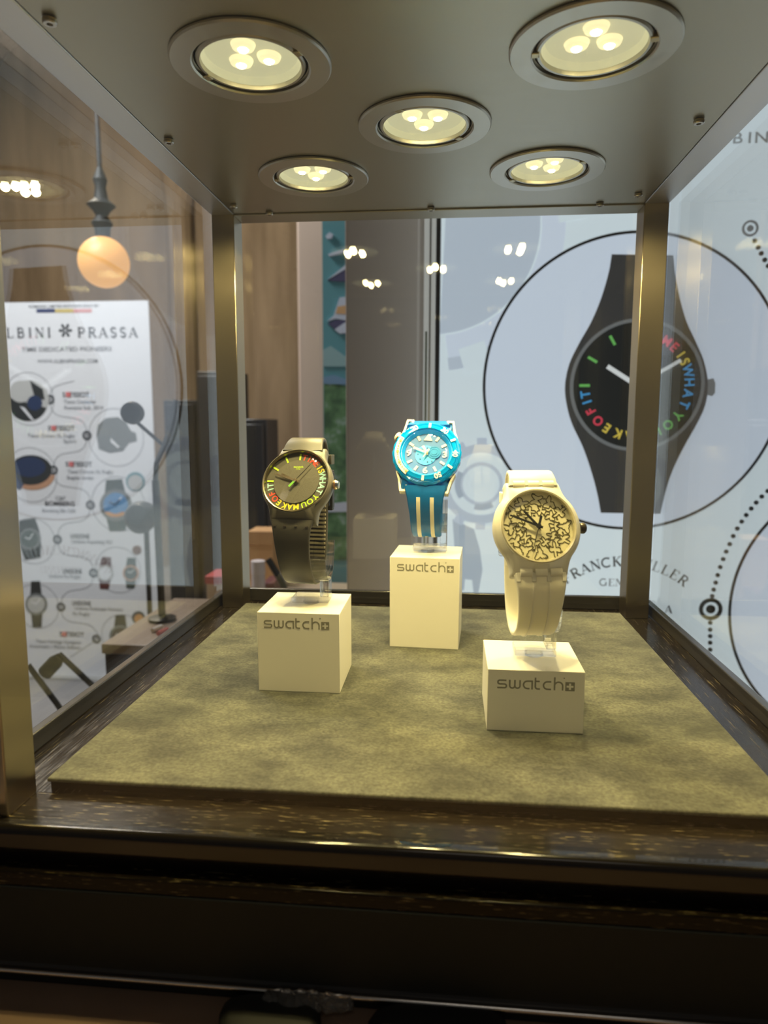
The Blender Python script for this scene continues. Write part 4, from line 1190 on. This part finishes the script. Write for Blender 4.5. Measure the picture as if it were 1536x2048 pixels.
g = G(); g.lathe([(.0046, -.0017), (.0046, -.0013), (.0040, -.0013), (.0040, -.0015), (.0032, -.0015), (.0032, -.0012), (.0026, -.0012), (.0026, -.0014), (.0018, -.0014), (.0018, -.0011), (0, -.0011)], 40, Matrix.Translation((.0050, .0010, 0))); g.build('gear_wheel', mat('deep_teal', (.01, .20, .50), .3, .3), mv)
g = G()
for px_, py_, r_ in ((-.004, .003, .0006), (-.0042, -.004, .0006), (.001, -.006, .0005), (.004, -.0055, .0006), (-.006, -.0005, .0005), (0, .0045, .0006)): g.disc(px_, py_, r_, -.0017, -.0012, 12)
g.build('movement_screws', M['blue_dial'], mv)
for a in (30, 60, 120, 150, 210, 240, 300, 330):
    g = G(); g.box(-.0008, .0008, -.0018, .0018, -.0022, -.0015, Matrix.Rotation(-R(a), 4, 'Z') @ Matrix.Translation((0, .0128, 0))); g.build('hour_mark', M['cream'], dial)
g = G(); g.prism([(-.0030, .0098), (.0030, .0098), (0, .0150)], -.0022, -.0014); g.build('hour_mark', M['cream'], dial)
for a, s in ((90, '3'), (180, '6'), (270, '9')):
    g = G(); put_text(g, s, Matrix.Translation((.0122 * math.sin(R(a)), .0122 * math.cos(R(a)), -.0014)), .0044, None, True, .03, 1.15); g.build('hour_numeral', M['cream'], dial, smooth=0)
g = G(); hands_at(g, 330, .0060, .0015, .0010, .0018, -.0008); g.build('hour_hand', M['cream'], t, hl2, rot)
g = G(); hands_at(g, 291, .0100, .0010, .0008, .0016, -.0003); g.build('minute_hand', M['cream'], t, hl2, rot)
g = G(); hands_at(g, 210, .0042, .0030, .0012, .0004, .0002); g.build('second_hand', M['cream'], t, hl2, rot)
g = G(); g.lathe([(0, .0006), (.0009, .0005), (.0010, -.0008), (0, -.0008)], 20); g.build('hand_cap', M['gold'], t, hl2, rot)
g = G(); g.lathe([(RI + .0004, .0016), (RI - .0006, .0022), (RI * .6, .0026), (0, .0027)], 80); g.build('crystal', M['crystal'], t, hl2, rot)
g = G(); g.lathe([(0, 0), (.0030, 0), (.0034, .0008), (.0034, .0036), (.0028, .0044), (0, .0046)], 26, Matrix.Rotation(R(148), 4, 'Z') @ Matrix.Translation((.0222, 0, -.0030)) @ mxk); cr = g.build('crown', M['cream'], t, hl, rot)
g = G(); g.lathe([(.0035, .0014), (.0036, .0020), (.0035, .0026)], 26, Matrix.Rotation(R(148), 4, 'Z') @ Matrix.Translation((.0222, 0, -.0030)) @ mxk); g.build('crown_band', M['copper'], cr)
up_b = [(.0118, .0186), (.0165, .0208), (.0215, .0205), (.0260, .0165), (.0285, .0080), (.0295, 0), (.0295, -.0100), (.0290, -.0180)]
lo_b = [(-.0098, -.0205), (-.0105, -.0265), (-.0095, -.0340), (-.0065, -.0420), (-.0020, -.0500), (.0045, -.0555), (.0120, -.0570), (.0190, -.0530), (.0240, -.0440), (.0270, -.0330), (.0285, -.0220), (.0290, -.0130)]
loop_band(lift(up_b), [.0300, .0250, .0225, .0208, .0195, .0190, .0188], .0026).build('upper_strap', M['blue_strap'], t, smooth=50)
wl = [.0290, .0245, .0216, .0204, .0198, .0196, .0194, .0192, .0190]
ls = loop_band(lift(lo_b), wl, .0026).build('lower_strap', M['blue_strap'], t, smooth=50)
# cream stripes on the strap, following its front face
def stripe(P, x_, wd, i0, i1, up, mk, name, parent):
    cen = Vector((0, .012, P[0].z)); rs_ = []
    for i in range(i0, i1):
        t_ = (P[i + 1] - P[i - 1]).normalized(); nn = Vector((0, -t_.z, t_.y))
        if nn.dot(P[i] - Vector((0, .012, max(P[i].z, P[-1].z - .036)))) < 0: nn = -nn
        base_ = P[i] + nn * .0012
        rs_.append([tuple(base_ + Vector((x_ + u, 0, 0)) + nn * v) for u, v in ((-wd / 2, -.0006), (wd / 2, -.0006), (wd / 2, up), (-wd / 2, up))])
    G().rings(rs_).build(name, mk, parent)


P = catmull([Vector((0, a, b_)) for a, b_ in lift(lo_b)], 8)
for sgn in (-1, 1): stripe(P, sgn * .0046, .0026, 10, 50, .00035, M['cream'], 'strap_stripe', ls)
g = G(); i = 42; t_ = (P[i + 1] - P[i - 1]).normalized(); nn = Vector((0, -t_.z, t_.y)); nn = nn if nn.y < 0 else -nn
g.box(-.0011, .0011, -.0003, .0003, -.0005, .0005, Matrix.Translation(P[i] + nn * .0013)); g.build('strap_hole', M['cream'], ls)
# cream edged lug frames and clear links
Rm = Matrix.Translation(hl) @ rot.to_matrix().to_4x4()
for sy in (-1, 1):
    for sx in (-1, 1):
        g = G(); pts_ = [(sx * .0196, sy * .0125), (sx * .0174, sy * .0185), (sx * .0158, sy * .0264), (sx * .0122, sy * .0264), (sx * .0122, sy * .0200)]
        g.stroke(pts_, .0014, -.0080, -.0024); lf = g.build('lug_frame', M['cream'], t, hl, rot)
        g = G(); g.prism(pts_ + [(sx * .0100, sy * .0150)], -.0078, -.0040); g.build('lug_infill', M['blue_strap'], lf)
for x in (-.0046, .0046):
    g = G(); g.box(x - .0016, x + .0016, -.0275, -.0205, -.0060, -.0020); g.build('strap_link', M['blue_clear'], t, hl, rot, bevel=.0004)
buckle(t, H, .0300, -.0060, .0195, M['blue_strap'], M['silver'], 0, False)
stand('clear holder carrying the blue watch', 'b', .0000, .470 - .48145, .0120, .0110)

# ---- translucent white watch (right)
M['frost'] = mat('frosted_white_resin', (0.90, 0.87, 0.76), 0.35, 0.0, Transmission_Weight=0.22, IOR=1.35, Subsurface_Weight=0.30, Subsurface_Scale=0.003, Subsurface_Radius=(1, 1, 0.9))
M['frost_strap'] = mat('milky_silicone', (0.88, 0.84, 0.70), 0.45, 0.0, Subsurface_Weight=0.40, Subsurface_Scale=0.003, Subsurface_Radius=(1, 1, 0.9))
M['dial_cream'] = mat('cream_dial', (0.90, 0.84, 0.55), 0.5)
M['doodle'] = mat('olive_line', (0.10, 0.085, 0.02), 0.6)
t, hl, rot, H = wristwatch('translucent white wristwatch with black line doodles on a cream dial, on the lowest block', 1076, 1053, .341, .0355, 24.0, 9.0)
Rc, LW, LL, RI = .0216, .0136, .0244, .0181
case_mesh(Rc, LW, LL, RI, .0095, .004).build('case', M['frost'], t, hl, rot, smooth=50)
g = G(); g.lathe([(RI - .0008, .0008), (RI - .0004, .0024), (RI + .0003, .0026), (RI + .0008, .0014)], 96); g.build('bezel_ring', mat('clear_rim', (.85, .78, .55), .12, .4), t, hl, rot)
hl2 = tuple(Vector(hl) + rot.to_matrix() @ Vector((0, 0, .0017)))
g = G(); g.lathe([(0, -.0022), (RI, -.0022), (RI, -.0026), (0, -.0026)], 96); dial = g.build('dial', M['dial_cream'], t, hl2, rot)
# generic line doodles: wavy closed outlines and little dashes arranged round the dial
rnd = random.Random(21)
cells = [(a * 360 / 12, .0138, 1.0) for a in range(12)] + [(a * 36 + 15, .0086, .80) for a in range(10)]
for k, (a, r_, sc_) in enumerate(cells):
    g = G(); ra = R(rnd.uniform(-30, 30)); f1, f2, f3 = rnd.uniform(0, 6.28), rnd.uniform(0, 6.28), rnd.choice((3, 4))
    mx = Matrix.Rotation(-R(a + rnd.uniform(-3, 3)), 4, 'Z') @ Matrix.Translation((0, r_, -.0022)) @ Matrix.Rotation(ra, 4, 'Z')
    s_ = .0022 * sc_; out = []
    for q in range(64):
        th = 2 * PI * q / 64; rr = s_ * (1 + .42 * math.sin(f3 * th + f1) + .20 * math.sin(6 * th + f2))
        out.append((rr * math.cos(th) * 1.05, rr * math.sin(th) * 1.25))
    g.stroke(out, .00040, 0, .0002, mx, True)
    for q in range(3):
        u = (-.0030 + q * .0005) * sc_; g.stroke([(u, .0020 * sc_), (u + .0003, .0029 * sc_)], .00028, 0, .0002, mx)
        g.stroke([(-u, -.0021 * sc_), (-u + .0003, -.0029 * sc_)], .00028, 0, .0002, mx)
    g.build('doodle', M['doodle'], dial, smooth=0)
g = G(); hands_at(g, 320, .0100, .0016, .0013, .0010, -.0012); g.build('hour_hand', M['hand_black'], t, hl2, rot)
g = G(); hands_at(g, 292, .0148, .0022, .0012, .0008, -.0006); g.build('minute_hand', M['hand_black'], t, hl2, rot)
g = G(); hands_at(g, 198, .0118, 0, .0003, .0003, .0001); sh = g.build('second_hand', M['hand_black'], t, hl2, rot)
g = G(); hands_at(g, 18, .0052, -.0008, .0012, .0012, .0001); g.build('counterweight', M['hand_black'], sh)
g = G(); g.lathe([(0, .0006), (.0011, .0005), (.0012, -.0010), (0, -.0010)], 20); g.build('hand_cap', M['hand_black'], t, hl2, rot)
g = G(); g.lathe([(RI - .0004, .0018), (RI - .0016, .0026), (RI * .7, .0030), (RI * .35, .0032), (0, .00325)], 96); g.build('crystal', M['crystal'], t, hl, rot)
g = G(); g.lathe([(0, 0), (.0026, 0), (.0028, .0008), (.0028, .0020), (.0022, .0028), (0, .0029)], 28, Matrix.Translation((Rc + .0006, 0, -.0036)) @ mxk); g.build('crown', mat('dark_crown', (.10, .085, .06), .25, .7), t, hl, rot)
up_c = [(.0108, .0190), (.0134, .0226), (.0178, .0250), (.0230, .0240), (.0272, .0192), (.0292, .0110), (.0300, .0010), (.0302, -.0090), (.0298, -.0200)]
lo_c = [(-.0068, -.0226), (-.0086, -.0280), (-.0085, -.0355), (-.0065, -.0435), (-.0025, -.0505), (.0040, -.0550), (.0115, -.0563), (.0185, -.0525), (.0240, -.0440), (.0272, -.0320), (.0288, -.0210), (.0296, -.0120)]
loop_band(lift(up_c), [.0250, .0232, .0222, .0206, .0196, .0190, .0186], .0024).build('upper_strap', M['frost_strap'], t, smooth=50)
ls = loop_band(lift(lo_c), [.0262, .0235, .0212, .0202, .0196, .0192, .0190, .0188, .0186], .0024, 6, .0004).build('lower_strap', M['frost_strap'], t, smooth=50)
P = catmull([Vector((0, a, b_)) for a, b_ in lift(lo_c)], 8)
for sgn in (-1, 1): stripe(P, sgn * .0040, .0009, 6, 50, .00055, M['frost_strap'], 'strap_rib', ls)
# hinge links of the lugs
for sy in (-1, 1):
    for x in (-.0074, 0, .0074):
        g = G(); g.tube([(x - .0029, sy * .0224, -.0030), (x + .0029, sy * .0224, -.0030)], .0026, 14); g.build('strap_link', M['frost_strap'], t, hl, rot)
for x in (-.0112, -.0037, .0037, .0112):
    g = G(); g.box(x - .0011, x + .0011, -.0272, -.0225, -.0062, -.0016); g.build('lug_tab', M['frost'], t, hl, rot, bevel=.0003)
buckle(t, H, .0305, -.0070, .0195, M['acrylic'], M['gold'], 0, True, M['frost_strap'], .018)
stand('clear holder carrying the translucent white watch', 'c', .0015, .341 - .35665, .0133, .0080)

# ------------------------------------------------------------------ what lies below the case front
M['brown_top'] = mat('brown_counter', srgb(130, 108, 86), 0.3)
nt, N, L, b = nodes(M['brown_top'])
nz = noise(M['brown_top'], 9, (1, 1, 1), 4)
L.new(ramp(M['brown_top'], nz.outputs['Fac'], [(0.35, srgb(128, 106, 88)), (0.7, srgb(150, 126, 106))]).outputs[0], b.inputs['Base Color'])
ZK = -.0642
ct = thing('lower_counter', 'polished brown counter top under the front of the case', 'counter', (0, .45, -1.36))
g = G(); g.box(-.262, .235, -.43, .17, 1.36 + ZK - .03, 1.36 + ZK); g.build('worktop', M['brown_top'], ct, bevel=.002)
g = G(); g.box(-.25, .22, -.38, .16, 0, 1.36 + ZK - .03); g.build('body', M['black_panel'], ct)


def lump(name, pts, h_, mk, lab, cat):
    P = [on(x, y, ZK) for x, y in pts]; n = len(P); c_ = sum((p for p in P), Vector()) / n
    rs = []
    for k, z in ((1.0, 0), (1.03, .3), (.97, .7), (.8, .95), (.45, 1.0)):
        rs.append([((p.x - c_.x) * k, (p.y - c_.y) * k, z * h_) for p in P])
    o = G().rings(rs).build(name, mk, None, (c_.x, c_.y, ZK), smooth=60); return tag(o, lab, cat)


pill = lambda x0, x1, y0, y1: [(x0 + (x1 - x0) * (.5 + .5 * math.copysign(abs(math.cos(R(a))) ** .6, math.cos(R(a)))), y0 + (y1 - y0) * (.5 + .5 * math.copysign(abs(math.sin(R(a))) ** .6, math.sin(R(a))))) for a in range(0, 360, 15)]
lump('black_pouch', pill(440, 640, 2005, 2120), .006, mat('black_leather', (.012, .013, .011), .6), 'black rounded pouch at the bottom edge, under the crumpled clear film', 'pouch')
lump('black_case', pill(738, 1010, 2022, 2130), .006, mat('black_fabric', (.008, .008, .008), .7), 'black flat case at the bottom edge, right of the crumpled clear film', 'pouch')
rnd = random.Random(4); g = G(); rs = []
q0, q1 = on(530, 1992, ZK + .006), on(705, 2003, ZK + .006)
for i in range(22):
    s = i / 21; c_ = q0 + (q1 - q0) * s; rr = .0040 * (1 - .5 * abs(s - .4))
    rs.append([(c_.x + rnd.uniform(-.001, .001), c_.y + rr * math.cos(2 * PI * k / 9) * rnd.uniform(.5, 1.3), c_.z + rr * .9 * math.sin(2 * PI * k / 9) * rnd.uniform(.5, 1.3) - .001) for k in range(9)])
g.rings(rs); o = g.build('clear_film', mat('clear_film', (.95, .92, .85), .05, 0, Transmission_Weight=.9, IOR=1.3), smooth=0)
tag(o, 'crumpled strip of clear film below the chrome strip', 'film')

bpy.context.view_layer.update()
for o in bpy.data.objects:
    if '_h' in o: del o['_h']
